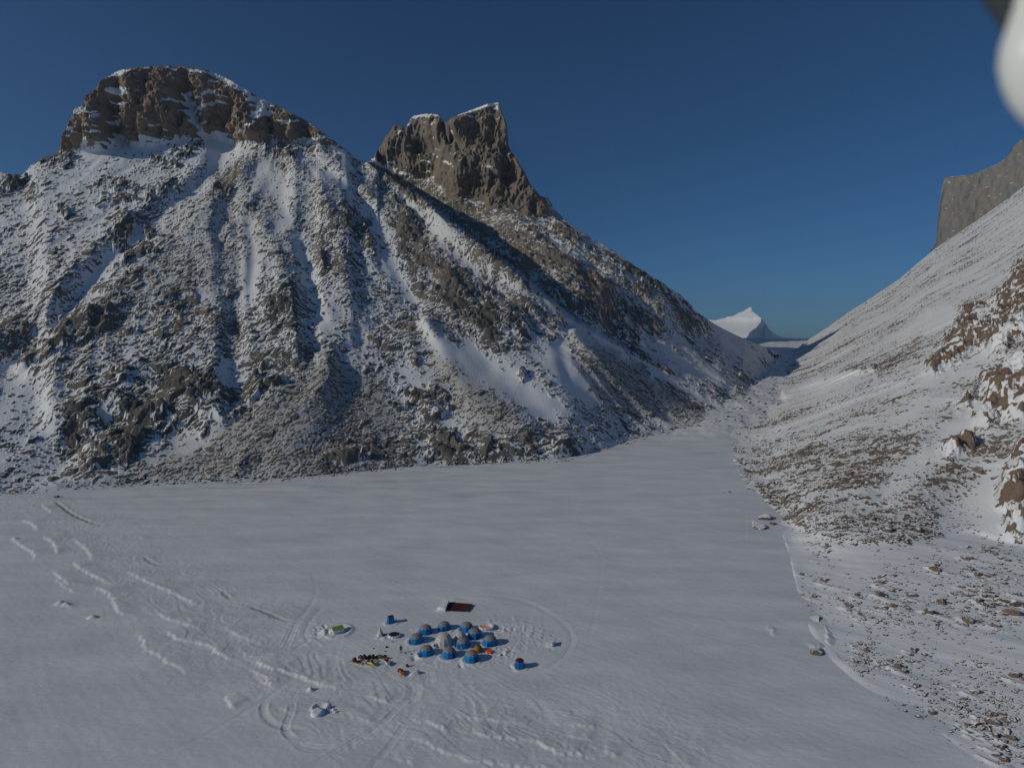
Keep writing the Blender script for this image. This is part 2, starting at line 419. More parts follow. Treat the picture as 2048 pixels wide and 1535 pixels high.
    Rc = np.full(MX.shape, .95, f32) - .88 * ledge * (1 - .75 * (cliffB > cliffA))
    Rc -= .75 * line(wline(378, 195, 7, 392, 235, 12, 405, 272, 15)) + .35 * poly([(470, 170), (560, 205), (640, 250), (600, 245), (520, 225), (480, 215)], 6)
    Rc -= .5 * line(wline(330, 136, 4, 430, 150, 4, 500, 190, 5)) + .7 * line(wline(918, 231, 3, 955, 217, 4, 996, 207, 4)) + .55 * line(wline(820, 236, 4, 880, 231, 3))
    Rc -= .35 * poly([(752, 318), (810, 340), (860, 365), (800, 370), (745, 335)], 5)
    fine = perlin2(MX / 46 + 9, (MY + wv * .5 + .12 * MX * (MX < 700) - .2 * MX * (MX >= 700)) / 7.5, 23)
    Rc -= .62 * sstep(fine, .40, .62) * (.45 + .55 * sstep(perlin2(MX / 70, MY / 50, 24), -.2, .3))
    R = R + cliff * (np.clip(Rc, .02, 1) - R)
    R += line(wline(395, 270, 10, 400, 282, 8)) * .5
    # ---- grain: 0 fine scree, 1 coarse crags
    Gm = np.full(MX.shape, .55, f32)
    def sg(pts, v, b=14):
        nonlocal Gm
        m = poly(pts, b); Gm = Gm + m * (v - Gm)
    sg([(640, 705), (760, 760), (820, 880), (720, 950), (330, 970), (180, 975), (400, 880), (540, 790)], .05)
    sg([(840, 632), (885, 640), (960, 730), (1050, 830), (1040, 860), (960, 870), (860, 790), (862, 700)], .05)
    sg([(1130, 660), (1190, 672), (1300, 745), (1440, 835), (1400, 850), (1210, 830), (1150, 740)], .05)
    sg([(110, 740), (300, 720), (430, 760), (445, 860), (300, 880), (200, 940), (130, 900)], 1.)
    sg([(420, 300), (700, 300), (690, 400), (560, 560), (420, 560), (330, 560)], .25)
    sg([(740, 330), (1410, 640), (1300, 670), (1180, 640), (930, 700), (780, 450)], .85)
    sg([(620, 935), (740, 870), (960, 850), (960, 880), (860, 935), (700, 950)], .6)
    # ---- tint: 0 dark lichen, .4 grey, .8 rusty brown
    Tn = np.full(MX.shape, .35, f32)
    Tn += .36 * cliffA + .12 * cliffB
    Tn += .25 * poly([(860, 440), (1100, 450), (1330, 600), (1250, 640), (1000, 600)], 30)
    Tn -= .22 * poly([(110, 740), (430, 740), (440, 870), (130, 900)], 20)
    Tn -= .2 * poly([(130, 300), (0, 330), (0, 450), (200, 420)], 20)
    Tn += .12 * poly([(540, 280), (480, 335), (70, 735), (200, 740), (560, 400)], 20)
    Du = .16 * R + .0
    for pts, v in (([(640, 705), (760, 760), (820, 880), (720, 950), (330, 970), (180, 975), (400, 880), (540, 790)], .62), ([(840, 632), (885, 640), (960, 730), (1050, 830), (1040, 860), (960, 870), (860, 790), (862, 700)], .62),
                   ([(1130, 660), (1190, 672), (1300, 745), (1440, 835), (1400, 850), (1210, 830), (1150, 740)], .60), ([(1290, 690), (1420, 670), (1560, 740), (1480, 800), (1380, 770)], .22), ([(740, 330), (1410, 640), (1300, 670), (1180, 640), (930, 700), (780, 450)], .32),
                   ([(420, 320), (560, 300), (600, 420), (480, 600), (330, 600), (200, 700), (100, 740), (300, 520)], .28)):
        m = poly(pts, 14); Du = Du + m * (v - Du)
    Du = Du * np.clip(R * 4, 0, 1)
    return S, P, np.clip(R, 0, 1), Gm, Tn, cliff, Du

S_L, P_L, R_L, G_L, T_L, C_L, D_L = base_left()

def blocks(a, r, R, G, seed, scales):
    """frost-split blocks of several sizes lying on the slope: height in metres, share of bare stone, a number per block"""
    H = np.zeros(a.shape, f32); rock = np.zeros(a.shape, f32); tone = np.zeros(a.shape, f32)
    wa = perlin2(a / 9, r / 9, seed + 40) * 2.2; wr = perlin2(a / 9, r / 9, seed + 41) * 2.2
    for k, (L, st, gc, gf, hh) in enumerate(scales):
        p = np.clip(R * (gf + (gc - gf) * G), 0, 1)
        f1, f2, idn = cells2((a + wa * min(1, L / 4)) / L, (r + wr * min(1, L / 4)) * st / L, seed + k)
        d = f2 - f1
        on = sstep(p - idn, -.02, .04)
        h = on * L * hh * (.48 + .40 * G) * (.55 + .9 * ((idn * 37.7) % 1)) * np.minimum(1, d * 2.4 + .12) * sstep(d, 0, .16)
        take = h > H
        H = np.where(take, h, H); tone = np.where(take, (idn * 91.3) % 1, tone)
        rock = np.maximum(rock, on * sstep(d, .03, .14))
    return H, rock, tone

def faces_down(H, Y, k=1):
    """slope of the block surface seen along a bearing: positive where it faces the valley"""
    g = np.zeros_like(H)
    g[k:-k] = (H[2 * k:] - H[:-2 * k]) / np.maximum(np.abs(Y[2 * k:] - Y[:-2 * k]), .25)
    return g

def cdf(n): return 1 / (1 + np.exp(-1.65 * n))

def build_left():
    pxs = np.arange(-330, 1600, STEP)
    u = px2ut(pxs, np.full_like(pxs, 640.))[0]
    t0 = smooth1(curve_ut(FOOT_L, u), 34); tr = curve_ut(SIL_L, u)
    tr = np.maximum(tr, t0 + .01)
    trow = px2ut(0, np.arange(1036, 128, -1.15))[1]
    NR = len(trow)
    tk = np.broadcast_to(trow[:, None], (NR, len(u)))
    t = np.clip(tk, t0[None], tr[None])
    over = np.maximum(tk - tr[None], 0); under = np.maximum(t0[None] - tk, 0)
    U = np.broadcast_to(u, t.shape)
    px, py = ut2px(U, t)
    S = samp(S_L, px, py)
    Y0 = floor_Y(t0)
    g = 1 / np.maximum(S - t, .10)
    lnY = np.log(Y0)[None] + np.concatenate([np.zeros((1, len(u))), np.cumsum(.5 * (g[1:] + g[:-1]) * np.diff(t, axis=0), 0)])
    # the gap between the front mountain and the horn
    ta = curve_ut(CREST_A, u)
    J = np.interp(px2ut(pxs, np.full_like(pxs, 400.))[0], *[np.array(v) for v in zip(*[(px2ut(x, 400)[0], j) for x, j in ((690, 0), (742, .42), (800, .42), (870, .38), (950, .31), (1050, .20), (1150, .10), (1250, .03), (1330, 0))])])
    lnY += J[None] * sstep(t - ta[None], -.001, .008)
    P = samp(P_L, px, py)
    up_px = (t - t0[None]) * F; dn_px = (tr[None] - t) * F
    fade = sstep(up_px, 1, 26)
    near = sstep(dn_px, 0, 14)                       # keep the skyline on its image pixels
    Y = np.exp(lnY - P * sstep(up_px, 0, 120))
    X = U * Y; Z = CAMZ + t * Y
    jx = fbm2(px / 30, py / 30, 3, 21) * 9; jy = fbm2(px / 30, py / 30, 3, 31) * 9
    cl = samp(C_L, px, py)
    R = samp(R_L, px + jx * (1 - .6 * cl), py + jy * (1 - .6 * cl)); G = samp(G_L, px + jx, py + jy); Tn = samp(T_L, px + jx, py + jy); Du = samp(D_L, px + jx, py + jy)
    # fall-line coordinates about the summit
    Xa = u[int(np.argmin(np.abs(pxs - 560)))] * 900.
    dx = X - Xa; dy = Y - 1060
    rr = np.sqrt(dx * dx + dy * dy)
    a = (np.arctan2(dx, -dy) * 560).astype(f32); rr = rr.astype(f32)
    # patches and streaks of snow running down the slope
    broad = perlin2(a / 75 + .7 * perlin2(X / 120, Y / 120, 95), rr / 190, 96) + .6 * perlin2(a / 40, rr / 70, 97)
    R = np.clip(R + broad * .34 * R * (1.15 - R) * 2.5, 0, 1)
    # outcrops standing out of the scree
    f1, f2, idn = cells2(a / 30 + .5 * perlin2(a / 12, rr / 12, 98), rr / 40 + .5 * perlin2(a / 12, rr / 12, 99), 33)
    crag = sstep(R * (.15 + .55 * G) - .05 - idn * .75, 0, .1) * sstep(.52 - f1 + .22 * perlin2(a / 6, rr / 6, 89), 0, .12) * (1 - cl)
    R = np.clip(R + crag * (.96 - R) * .85, 0, 1); G = np.clip(G + crag * .6, 0, 1)
    low = perlin2(a / 26 + perlin2(X / 60, Y / 60, 90), rr / 80, 91) + .8 * perlin2(a / 11, rr / 34, 92) + .7 * perlin2(a / 5, rr / 11, 93) + .5 * perlin2(a / 2.4, rr / 4.2, 94)
    Rv = np.clip(R + (.40 * low) * (R * (1.25 - R) * 2.6) * (.45 + .55 * G), 0, 1) * sstep(R, .02, .12)
    H, rb, tone = blocks(a, rr, Rv, G, 11, ((8.0, .7, .42, .0, .26), (4.2, .75, .75, .18, .32), (2.2, .85, .95, .75, .36), (1.2, .95, .75, .95, .38)))
    rib = 1 - 2 * np.abs(perlin2(a / 34 + 2 * perlin2(X / 90, Y / 90, 61), rr / 300, 62))
    nf = perlin2(X / 1.1, Y / 1.1 + Z / 1.1, 70)
    H = H + np.minimum(H, 2) * (.45 * np.abs(perlin3(X / 3.2, Y / 3.2, Z / 3.2, 71)) + .35 * np.abs(perlin3(X / 1.3, Y / 1.3, Z / 1.3, 72)))
    sm = (1 - cl) * fade
    dz = sm * (1.7 * rib * (.3 + R) + 2.2 * G * (.2 + R) * perlin2(a / 17, rr / 30, 3) + 1.1 * (.2 + G) * perlin2(a / 7, rr / 11, 4) * (.25 + R) + .12 * nf + H + 2.6 * crag)
    c1 = perlin3(X / 34, Y / 60, Z / 130, 5); c2 = perlin3(X / 12, Y / 20, Z / 44, 6); c3 = perlin3(X / 4.5, Y / 8, Z / 10, 7); c4 = perlin3(X / 50, Y / 50, Z / 9, 8)
    push = cl * (7 * (1 - 2 * np.abs(c1)) + 6 * (1 - 2 * np.abs(c2)) + 3.2 * (1 - 2 * np.abs(c3)) + 4.2 * c4 + 1.8 * (1 - 2 * np.abs(perlin3(X / 2.2, Y / 4, Z / 3.5, 88))))
    dz = dz * (.3 + .7 * near)
    Yp = Y - push * (.3 + .7 * near) * fade
    Zp = Z + dz - 1.2 * sstep(14 - up_px, 0, 14) + (1.6 * fbm2(X / 22, Y / 14, 3, 320)) * sstep(30 - up_px, 0, 24)
    fd = faces_down(H, Y)
    cap = .95 * (1 - .55 * Rv ** 4)
    rock = rb * (1 - cap + cap * sstep(fd, -.10, .22))
    kc = np.maximum(0, perlin3(X / 14, Y / 14, Z / 4.0, 9) + .5 * perlin3(X / 5, Y / 5, Z / 2.5, 19))
    rock = rock * (1 - cl) + cl * np.clip(.5 + (R - .45 - .58 * kc) * 2.2, 0, 1)
    rock = rock * sstep(up_px + 9 * low, -4, 8)
    tint = Tn - .10 * crag + .16 * perlin2(X / 40, Y / 40, 77) + .10 * perlin2(X / 9, Y / 9, 78) + .22 * (tone - .5) * (1 - cl)
    # beyond the skyline the far side falls away; below the foot the rock goes under the snow
    b = np.minimum(over * 6, 1.0)
    X = X + U * 420 * b; Yp = Yp + 420 * b; Zp = Zp - 380 * b
    Zp = Zp - np.minimum(under * 400, 12)
    horn = (t > ta[None]) & (px > 735) & (px < 1200) & (J[None] > 0)
    fm = horn[:-1, :-1]
    keep = (under[1:, :-1] < .02) & (over[:-1, :-1] < .18) & (under[1:, 1:] < .02)
    M = terrain_material('snowy_gneiss')
    grid_mesh('mountain', X, Yp, Zp, M, {'rock': rock, 'tint': tint, 'dust': Du * (1 - cl)}, ~fm & keep)
    grid_mesh('horn_peak', X, Yp, Zp, M, {'rock': rock, 'tint': tint, 'dust': Du * (1 - cl)}, fm & keep)
    print('left', time.time() - T0, X.shape)
    k_ = [(int(x), int(np.exp(lnY[-1, int((x + 330) / STEP)])), int(CAMZ + tr[int((x + 330) / STEP)] * np.exp(lnY[-1, int((x + 330) / STEP)]))) for x in range(0, 1600, 100)]
    print(k_)
build_left()
# ================================================================== VALLEY FLOOR, LAKE, FAR SIDE
# ------------------------------------------------------------------ right-hand slope
LAKE_R = [(1440, 850), (1462, 880), (1462, 930), (1472, 965), (1500, 1000), (1545, 1045), (1572, 1090), (1586, 1150), (1596, 1210), (1612, 1262), (1650, 1315), (1720, 1380), (1850, 1450), (1960, 1545), (2060, 1650), (2200, 1780), (2400, 1900)]
TALUS_R = [(1440, 848), (1462, 876), (1480, 925), (1500, 965), (1545, 1005), (1590, 1040), (1640, 1070), (1720, 1085), (1800, 1088), (1880, 1070), (1940, 1060), (2000, 1082), (2060, 1090), (2200, 1090), (2400, 1080)]
SIL_R = [(1430, 846), (1456, 860), (1480, 846), (1510, 822), (1540, 780), (1575, 713), (1600, 690), (1618, 678), (1640, 664), (1700, 622), (1750, 590), (1800, 556), (1840, 522), (1870, 497), (1910, 470), (1960, 436), (2000, 408), (2048, 372), (2120, 320), (2250, 230), (2400, 140)]
SIL_E = [(1866, 497), (1869, 494), (1873, 480), (1876, 440), (1880, 400), (1884, 372), (1889, 357), (1893, 354), (1915, 352), (1944, 350), (1962, 342), (1990, 330), (2010, 318), (2022, 300), (2032, 288), (2048, 276), (2090, 250), (2200, 190), (2400, 110)]

def paint_right():
    R = np.full(MX.shape, .30, f32); G = np.full(MX.shape, .3, f32); P = np.zeros(MX.shape, f32); T = np.full(MX.shape, .5, f32)
    def setp(M, pts, v, b=12):
        m = poly(pts, b); return M + m * (v - M)
    big = [(1400, 600), (2420, 600), (2420, 1800), (1400, 1800)]
    # upper slope: thin streaks
    R = setp(R, [(1560, 730), (1640, 640), (1870, 480), (2420, 200), (2420, 400), (2000, 560), (1840, 700), (1700, 770), (1560, 800)], .40, 14)
    R = setp(R, [(1990, 470), (2060, 400), (2060, 480), (1990, 540), (1940, 600), (1860, 660), (1870, 600)], .24, 12)
    R = setp(R, [(1600, 690), (1800, 560), (1870, 500), (1860, 540), (1760, 620), (1640, 710)], .45, 8)
    R = setp(R, [(1480, 870), (1600, 810), (1760, 760), (1800, 800), (1700, 860), (1500, 910)], .36, 12)
    R = setp(R, [(1430, 830), (1470, 830), (1500, 900), (1510, 960), (1480, 1000), (1430, 960)], .42, 5)
    R = setp(R, [(1470, 910), (1600, 870), (1720, 860), (1820, 880), (1790, 960), (1720, 1010), (1600, 1050), (1500, 985)], .40, 12)
    R = setp(R, [(1640, 1075), (1700, 1030), (1840, 960), (1960, 880), (2048, 860), (2000, 930), (1940, 960), (1880, 1000), (1870, 1060), (1780, 1080)], .38, 9)
    R = setp(R, [(1740, 1000), (1790, 930), (1860, 870), (1950, 800), (1960, 850), (1880, 930), (1810, 985)], .05, 9)
    R = setp(R, [(1870, 1050), (1890, 990), (1960, 960), (1990, 930), (2010, 1020), (2010, 1060), (1950, 1100)], .04, 10)
    R = setp(R, [(1845, 740), (1920, 720), (1990, 700), (1960, 750), (1880, 830), (1800, 870), (1800, 830)], .14, 9)
    R = setp(R, [(1560, 790), (1640, 750), (1740, 735), (1760, 745), (1680, 780), (1570, 800)], .05, 5)
    R = setp(R, [(1540, 770), (1620, 745), (1700, 725), (1740, 732), (1640, 748), (1570, 782)], .6, 4)
    R = setp(R, [(1855, 620), (1915, 610), (1905, 650), (1850, 680)], .10, 5)
    R = setp(R, [(1440, 1100), (1560, 1045), (1640, 1082), (1800, 1096), (1900, 1080), (2010, 1090), (2420, 1100), (2420, 1900), (1440, 1900)], .0, 8)
    # crags
    crags = [[(2060, 505), (2030, 530), (1995, 590), (1965, 610), (1917, 612), (1912, 645), (1885, 690), (1848, 735), (1862, 746), (1920, 716), (1945, 690), (1975, 690), (1990, 720), (2010, 700), (2060, 660)],
             [(2060, 690), (1990, 745), (1956, 757), (1958, 772), (1975, 780), (1960, 810), (1948, 850), (1975, 850), (2000, 828), (2060, 832)],
             [(1950, 775), (1917, 805), (1912, 815), (1935, 808), (1958, 785)],
             [(1950, 872), (1905, 882), (1880, 895), (1884, 908), (1905, 908), (1950, 896)],
             [(2060, 870), (2035, 885), (2020, 930), (1996, 975), (1998, 1008), (2025, 1020), (2060, 1020)],
             [(2060, 1030), (2030, 1034), (2008, 1052), (2014, 1066), (2060, 1080)]]
    cm = np.zeros(MX.shape, f32)
    for c in crags: cm = np.maximum(cm, poly(c, 6))
    R = R + cm * (.74 - R)
    R = np.maximum(R, .74 * cm)
    for c in (wline(1960, 640, 8, 1990, 620, 8), wline(1985, 700, 10, 2030, 640, 8), wline(2020, 740, 10, 2048, 730, 12), wline(1990, 790, 8, 2020, 800, 8), wline(2040, 660, 10, 2060, 640, 10)):
        R *= 1 - .75 * line(c)
    G = G + cm * (1 - G)
    G = setp(G, [(1470, 900), (1900, 880), (2060, 860), (2060, 1080), (1640, 1080), (1480, 970)], .55, 14)
    P += .030 * blur(cm, 6)
    P -= .012 * line(wline(1760, 985, 22, 1850, 900, 24, 1950, 810, 22, 2010, 740, 18)) + .010 * line(wline(1900, 1010, 30, 2000, 950, 30))
    P += .038 * line(wline(1570, 790, 5, 1640, 760, 9, 1700, 740, 10, 1745, 733, 6)) + .012 * line(wline(1480, 850, 5, 1560, 830, 8, 1640, 800, 8, 1720, 770, 6))
    T = T + cm * .25
    T += .2 * poly([(1880, 730), (1917, 612), (1960, 640), (1930, 720)], 8)
    T -= .18 * poly([(1850, 735), (1900, 670), (1920, 700), (1890, 730)], 5)
    return np.clip(R, 0, 1), G, P, T, cm

R_R, G_R, P_R, T_R, CR_R = paint_right()
SHORE_D = sdist([(x, y, 1) for x, y in LAKE_R])[0]


# ------------------------------------------------------------------ where boulders lie on the shore
def boulder_spots():
    r = np.random.RandomState(5)
    big = []; small = []
    cl = [(1913, 2040, 1146, 1251, 62, 9), (1757, 1825, 1146, 1225, 24, 10), (1603, 1700, 1140, 1225, 14, 6), (1700, 1760, 1180, 1240, 12, 7), (1712, 1745, 1284, 1328, 16, 7), (1753, 1818, 1316, 1342, 14, 8), (1815, 1860, 1296, 1330, 5, 11),
          (1830, 1966, 1366, 1430, 34, 7), (1940, 2050, 1425, 1475, 26, 10), (1860, 1900, 1110, 1150, 7, 11), (1900, 2048, 1092, 1140, 14, 11), (1980, 2050, 1340, 1420, 10, 9), (1990, 2048, 1475, 1530, 8, 9), (1850, 1910, 1200, 1250, 12, 8), (1880, 1990, 1320, 1365, 10, 7),
          (1770, 1830, 1225, 1260, 10, 6), (1620, 1660, 1080, 1110, 5, 8), (1500, 1600, 1120, 1260, 7, 5)]
    for x0, x1, y0, y1, n, sz in cl:
        for _ in range(n):
            x = r.uniform(x0, x1); y = r.uniform(y0, y1); w = sz * r.lognormal(0, .42)
            big.append((x, y, min(w, 24), min(w, 24) * r.uniform(.42, .75)))
        for _ in range(n * 7):
            x = r.normal((x0 + x1) / 2, (x1 - x0) * .45); y = r.normal((y0 + y1) / 2, (y1 - y0) * .5); w = 3.4 * r.lognormal(0, .35)
            small.append((x, y, w, w * .6))
    for _ in range(330):                    # foot of the talus
        q = r.rand(); x = 1475 + 400 * q; y0 = np.interp(x, [p[0] for p in TALUS_R], [p[1] for p in TALUS_R])
        y = y0 - abs(r.normal(0, 60)) + 6; w = 6.5 * r.lognormal(0, .38) * (1 if y > y0 - 110 else .7)
        (big if w > 9.2 and len(big) < 330 else small).append((x, y, min(w, 20), min(w, 20) * r.uniform(.4, .65)))
    for _ in range(420):
        x = r.uniform(1480, 1960); y0 = np.interp(x, [p[0] for p in TALUS_R], [p[1] for p in TALUS_R])
        y = y0 - r.exponential(50); w = 3.6 * r.lognormal(0, .3); small.append((x, y, w, w * .55))
    fx = [p[0] for p in FOOT_L]; fy = [p[1] for p in FOOT_L]
    for _ in range(700):                    # stones along the opposite shore
        x = r.uniform(150, 1400); y = np.interp(x, fx, fy) - abs(r.normal(0, 9)) + 3; w = 3.6 * r.lognormal(0, .4); small.append((x, y, min(w, 9), min(w, 9) * .55))
    for _ in range(30):
        x = r.uniform(0, 130); y = 988 - x * .07 + r.normal(0, 2); w = 3.5 * r.lognormal(0, .3); small.append((x, y, w, w * .5))
    lx = [p[0] for p in LAKE_R if p[1] > 1040]; ly = [p[1] for p in LAKE_R if p[1] > 1040]
    ok = lambda b: b[1] < 1040 or b[0] > np.interp(b[1], ly, lx) + 6
    big = [b for b in big if b[0] < 2070 and ok(b)]; small = [b for b in small if b[0] < 2080 and ok(b)]
    big.sort(key=lambda b: -b[2])
    return big[:285], small + big[285:]
BOULDERS, RUBBLE = boulder_spots()

_pg = np.arange(1380, 2460, 1.5); _ug = px2ut(_pg, np.full_like(_pg, 900.))[0]
def _profile():
    u = _ug
    tb = smooth1(curve_ut(LAKE_R, u), 9); tf = smooth1(curve_ut(TALUS_R, u), 12); tr = curve_ut(SIL_R, u)
    tr[_pg < 1640] = smooth1(tr, 10)[_pg < 1640]
    tf = np.maximum(tf, tb + .004); tr = np.maximum(tr, tf + .004)
    Yb = floor_Y(tb)
    zb = CAMZ + tb * Yb
    sl = .062
    Yf = (CAMZ - zb + sl * Yb) / (sl - tf); zf = CAMZ + tf * Yf
    Yr = smooth1(np.interp(_pg, [1440, 1462, 1480, 1510, 1540, 1575, 1600, 1618, 1700, 1800, 2048, 2300], [440, 450, 475, 540, 680, 1060, 1380, 1470, 1540, 1560, 1500, 1400]), 12)
    Yr = np.maximum(Yr, Yf + 12)
    m = (tr * Yr + CAMZ - zf) / (Yr - Yf)
    return tb, tf, tr, Yb, zb, Yf, zf, Yr, m
_prof = _profile()
def right_profile(u):
    return tuple(np.interp(u, _ug, p) for p in _prof) + (.062,)

def right_surface(u, t, px, py):
    tb, tf, tr, Yb, zb, Yf, zf, Yr, m, sl = right_profile(u)
    Yap = (CAMZ - zb + sl * Yb) / np.maximum(sl - t, 1e-3)
    q = np.clip((t - tf) / (tr - tf), 0, 1)
    Ysl = (CAMZ - zf + m * Yf) / np.maximum(m - t, 1e-3)
    Y = np.where(t < tf, Yap, Ysl)
    return Y

def build_right():
    pxs = np.arange(1446, 2330, 1.5)
    u = px2ut(pxs, np.full_like(pxs, 900.))[0]
    tb, tf, tr, Yb, zb, Yf, zf, Yr, m, sl = right_profile(u)
    trow = px2ut(0, np.concatenate([np.arange(1840, 1540, -3), np.arange(1540, 1090, -1.3), np.arange(1090, 660, -1.05), np.arange(660, 180, -1.3)]))[1]
    NR = len(trow)
    tk = np.broadcast_to(trow[:, None], (NR, len(u)))
    t = np.clip(tk, tb[None], tr[None])
    over = np.maximum(tk - tr[None], 0); under = np.maximum(tb[None] - tk, 0)
    U = np.broadcast_to(u, t.shape)
    px, py = ut2px(U, t)
    Y = right_surface(u[None], t, px, py)
    up_px = (t - tb[None]) * F; dn_px = (tr[None] - t) * F
    fade = sstep(up_px, 2, 50) * sstep(dn_px, 0, 20)
    P = samp(P_R, px, py)
    X = U * Y; Z = CAMZ + t * Y
    aa = (X * .415 + Y * .91).astype(f32); r0 = (X * .91 - Y * .415).astype(f32)
    steep = sstep(t - tf[None], -.004, .009)
    P = P + steep * .010 * (1 - 2 * np.abs(perlin2(aa / 60 + perlin2(X / 80, Y / 80, 12), r0 / 260, 13)))
    Y = Y * np.exp(-P * fade)
    X = U * Y; Z = CAMZ + t * Y
    shore = samp(SHORE_D, px, py) + 16 * fbm2(X / 16, Y / 12, 3, 340)
    zl = np.interp(Y, [p[0] for p in FLOOR], [p[1] for p in FLOOR])
    Z = zl + (Z - zl) * (1 - np.exp(-(np.maximum(shore, 0) / (62 + 80 * sstep(py, 1050, 1110))) ** 2)) - .03
    Z = Z + np.exp(-(np.maximum(shore, 0) / 160) ** 2) * (.22 * fbm2(X / 45, Y / 45, 3, 100) + .045 * perlin2((X * .63 + Y * .78) / 5.5, (X * .78 - Y * .63) / 17, 104))
    jx = fbm2(px / 20, py / 20, 4, 41, .6) * 10; jy = fbm2(px / 20, py / 20, 4, 43, .6) * 10
    R = samp(R_R, px + jx, py + jy); G = samp(G_R, px + jx, py + jy); Tn = samp(T_R, px + jx, py + jy); C = samp(CR_R, px + jx, py + jy)
    aa = (X * .415 + Y * .91).astype(f32); r0 = ((X * .91 - Y * .415) * 1.25).astype(f32)
    broad = perlin2(aa / 70 + .6 * perlin2(X / 90, Y / 90, 195), r0 / 220, 196) + .6 * perlin2(aa / 26, r0 / 90, 197)
    R = np.where(C > .3, R, np.clip(R + broad * .42 * R * (1.1 - R) * 2.5, 0, 1))
    low = perlin2(aa / 30 + perlin2(X / 60, Y / 60, 190), r0 / 60, 191) + .8 * perlin2(aa / 12, r0 / 26, 192) + .7 * perlin2(aa / 5, r0 / 9, 193) + .4 * perlin2(aa / 2, r0 / 3, 194)
    Rv = np.clip(R + .36 * low * (R * (1.25 - R) * 2.6), 0, 1) * sstep(R, .02, .1)
    # far up the slope the stones are too small to see one by one: streaks of thin grit
    H, rb, tone = blocks(aa, r0, Rv, G, 61, ((4.2, .8, .55, .0, .26), (2.3, .85, .9, .30, .32), (1.2, .9, .8, .95, .36)))
    nf = perlin2(X / .9, Y / .9 + Z / .9, 170)
    dz = fade * steep * (H * (1 - C) + .5 * (.2 + R) * perlin2(aa / 12, r0 / 22, 5) + .08 * nf)
    c1 = perlin3(X / 14, Y / 14, Z / 40, 15); c2 = perlin3(X / 5, Y / 5, Z / 9, 16); c3 = perlin3(X / 1.8, Y / 1.8, Z / 2.5, 17)
    dz = dz + C * fade * (4 * (1 - 2 * np.abs(c1)) + 2.4 * (1 - 2 * np.abs(c2)) + 1.0 * c3)
    wa = X * .78 - Y * .63; wb = X * .63 + Y * .78
    ap = (1 - steep) * sstep(up_px, 2, 30)
    dz = dz + ap * (.7 * fbm2(wb / 30, wa / 60, 3, 81) + .10 * perlin2(wb / 4.0, wa / 20, 84) + .035 * perlin2(wb / 1.4, wa / 7, 85))
    # wind tails of snow behind the larger boulders
    rowpy = ut2px(0, trow)[1]
    for bx, by, bw, bh in BOULDERS:
        if bw < 6 or by < 1085: continue
        ci = slice(max(0, int((bx - 60 - 1446) / 1.5)), max(0, int((bx + 90 - 1446) / 1.5)))
        ri = np.nonzero((rowpy < by + 110) & (rowpy > by - 40))[0]
        if len(ri) < 2 or ci.start >= ci.stop: continue
        ri = slice(ri[0], ri[-1] + 1)
        x_ = X[ri, ci]; y_ = Y[ri, ci]
        j = int(np.argmin(np.abs(rowpy - by))); i0 = min(len(pxs) - 1, max(0, int((bx - 1446) / 1.5)))
        ddx = x_ - X[j, i0]; ddy = y_ - Y[j, i0]
        sz = bw * Y[j, i0] / F * .5
        al = ddx * .62 - ddy * .785; ac = ddx * .785 + ddy * .62
        dz[ri, ci] += (sz * .42 * np.exp(-(ac / (sz * (.65 + .06 * np.maximum(al, 0) / sz))) ** 2) * np.where(al > 0, np.exp(-al / (sz * 3.2)), np.exp(-(al / (sz * .8)) ** 2)) * (by > 1080)).astype(f32)
    Zp = Z + dz - .05 + (.30 * fbm2(X / 26, Y / 18, 3, 330)) * sstep(160 - up_px, 0, 150) * sstep(up_px, 0, 60)
    fd = faces_down(H, Y)
    cap = .85 * (1 - .7 * Rv ** 2)
    rock = rb * (1 - cap + cap * sstep(fd, -.08, .15))
    kk = .5 + .5 * np.tanh(2.5 * (.8 * perlin3(X / 9, Y / 9, Z / 7, 18) + .8 * perlin3(X / 3, Y / 3, Z / 2.2, 19) + .5 * perlin3(X / 1.2, Y / 1.2, Z / 1.0, 20)))
    rock = rock * (1 - C) + C * np.clip(.5 + (R - .16 - .80 * kk) * 2.2, 0, 1)
    tint = Tn + .2 * perlin2(X / 30, Y / 30, 97) + .14 * perlin2(X / 5, Y / 5, 98) + .2 * (tone - .5)
    b = np.minimum(over * 6, 1.0)
    drop = np.clip((pxs - 1440) / 200, .05, 1)[None]
    X = X + U * 160 * b; Y = Y + 160 * b; Zp = Zp - 140 * b * drop
    Zp = Zp - np.minimum(under * 200, 4)
    keep = (under[1:, :-1] < .02) & (over[:-1, :-1] < .18) & (under[1:, 1:] < .02)
    M = terrain_material('snowy_slope', 1.3, rockA=(.20, .16, .13), rockB=(.205, .142, .105), rockC=(.13, .12, .095), soft=.12)
    grid_mesh('valley_slope', X, Y, Zp, M, {'rock': rock, 'tint': tint, 'dust': (np.clip(.55 * Rv, 0, .34) * steep * (1 - C)).astype(f32)}, keep)
    # ---- cliff above it
    pxs = np.arange(1864, 2330, 1.5)
    u = px2ut(pxs, np.full_like(pxs, 450.))[0]
    _, _, tr, _, _, _, _, Yr, _, _ = right_profile(u)
    te = np.maximum(curve_ut(SIL_E, u), tr - .004)
    NR = 330
    s = np.linspace(0, 1, NR)[:, None]
    t = (tr - .02)[None] + (te - tr + .02)[None] * s
    U = np.broadcast_to(u, t.shape)
    Y = (Yr[None] + 70) * np.exp((t - tr[None]) / 2.4)
    px, py = ut2px(U, t)
    X = U * Y; Z = CAMZ + t * Y
    near = sstep(1 - s, 0, .03)
    c1 = perlin3(X / 80, Y / 80, Z / 200, 25); c2 = perlin3(X / 16, Y / 16, Z / 60, 26); c3 = perlin3(X / 6, Y / 6, Z / 9, 27)
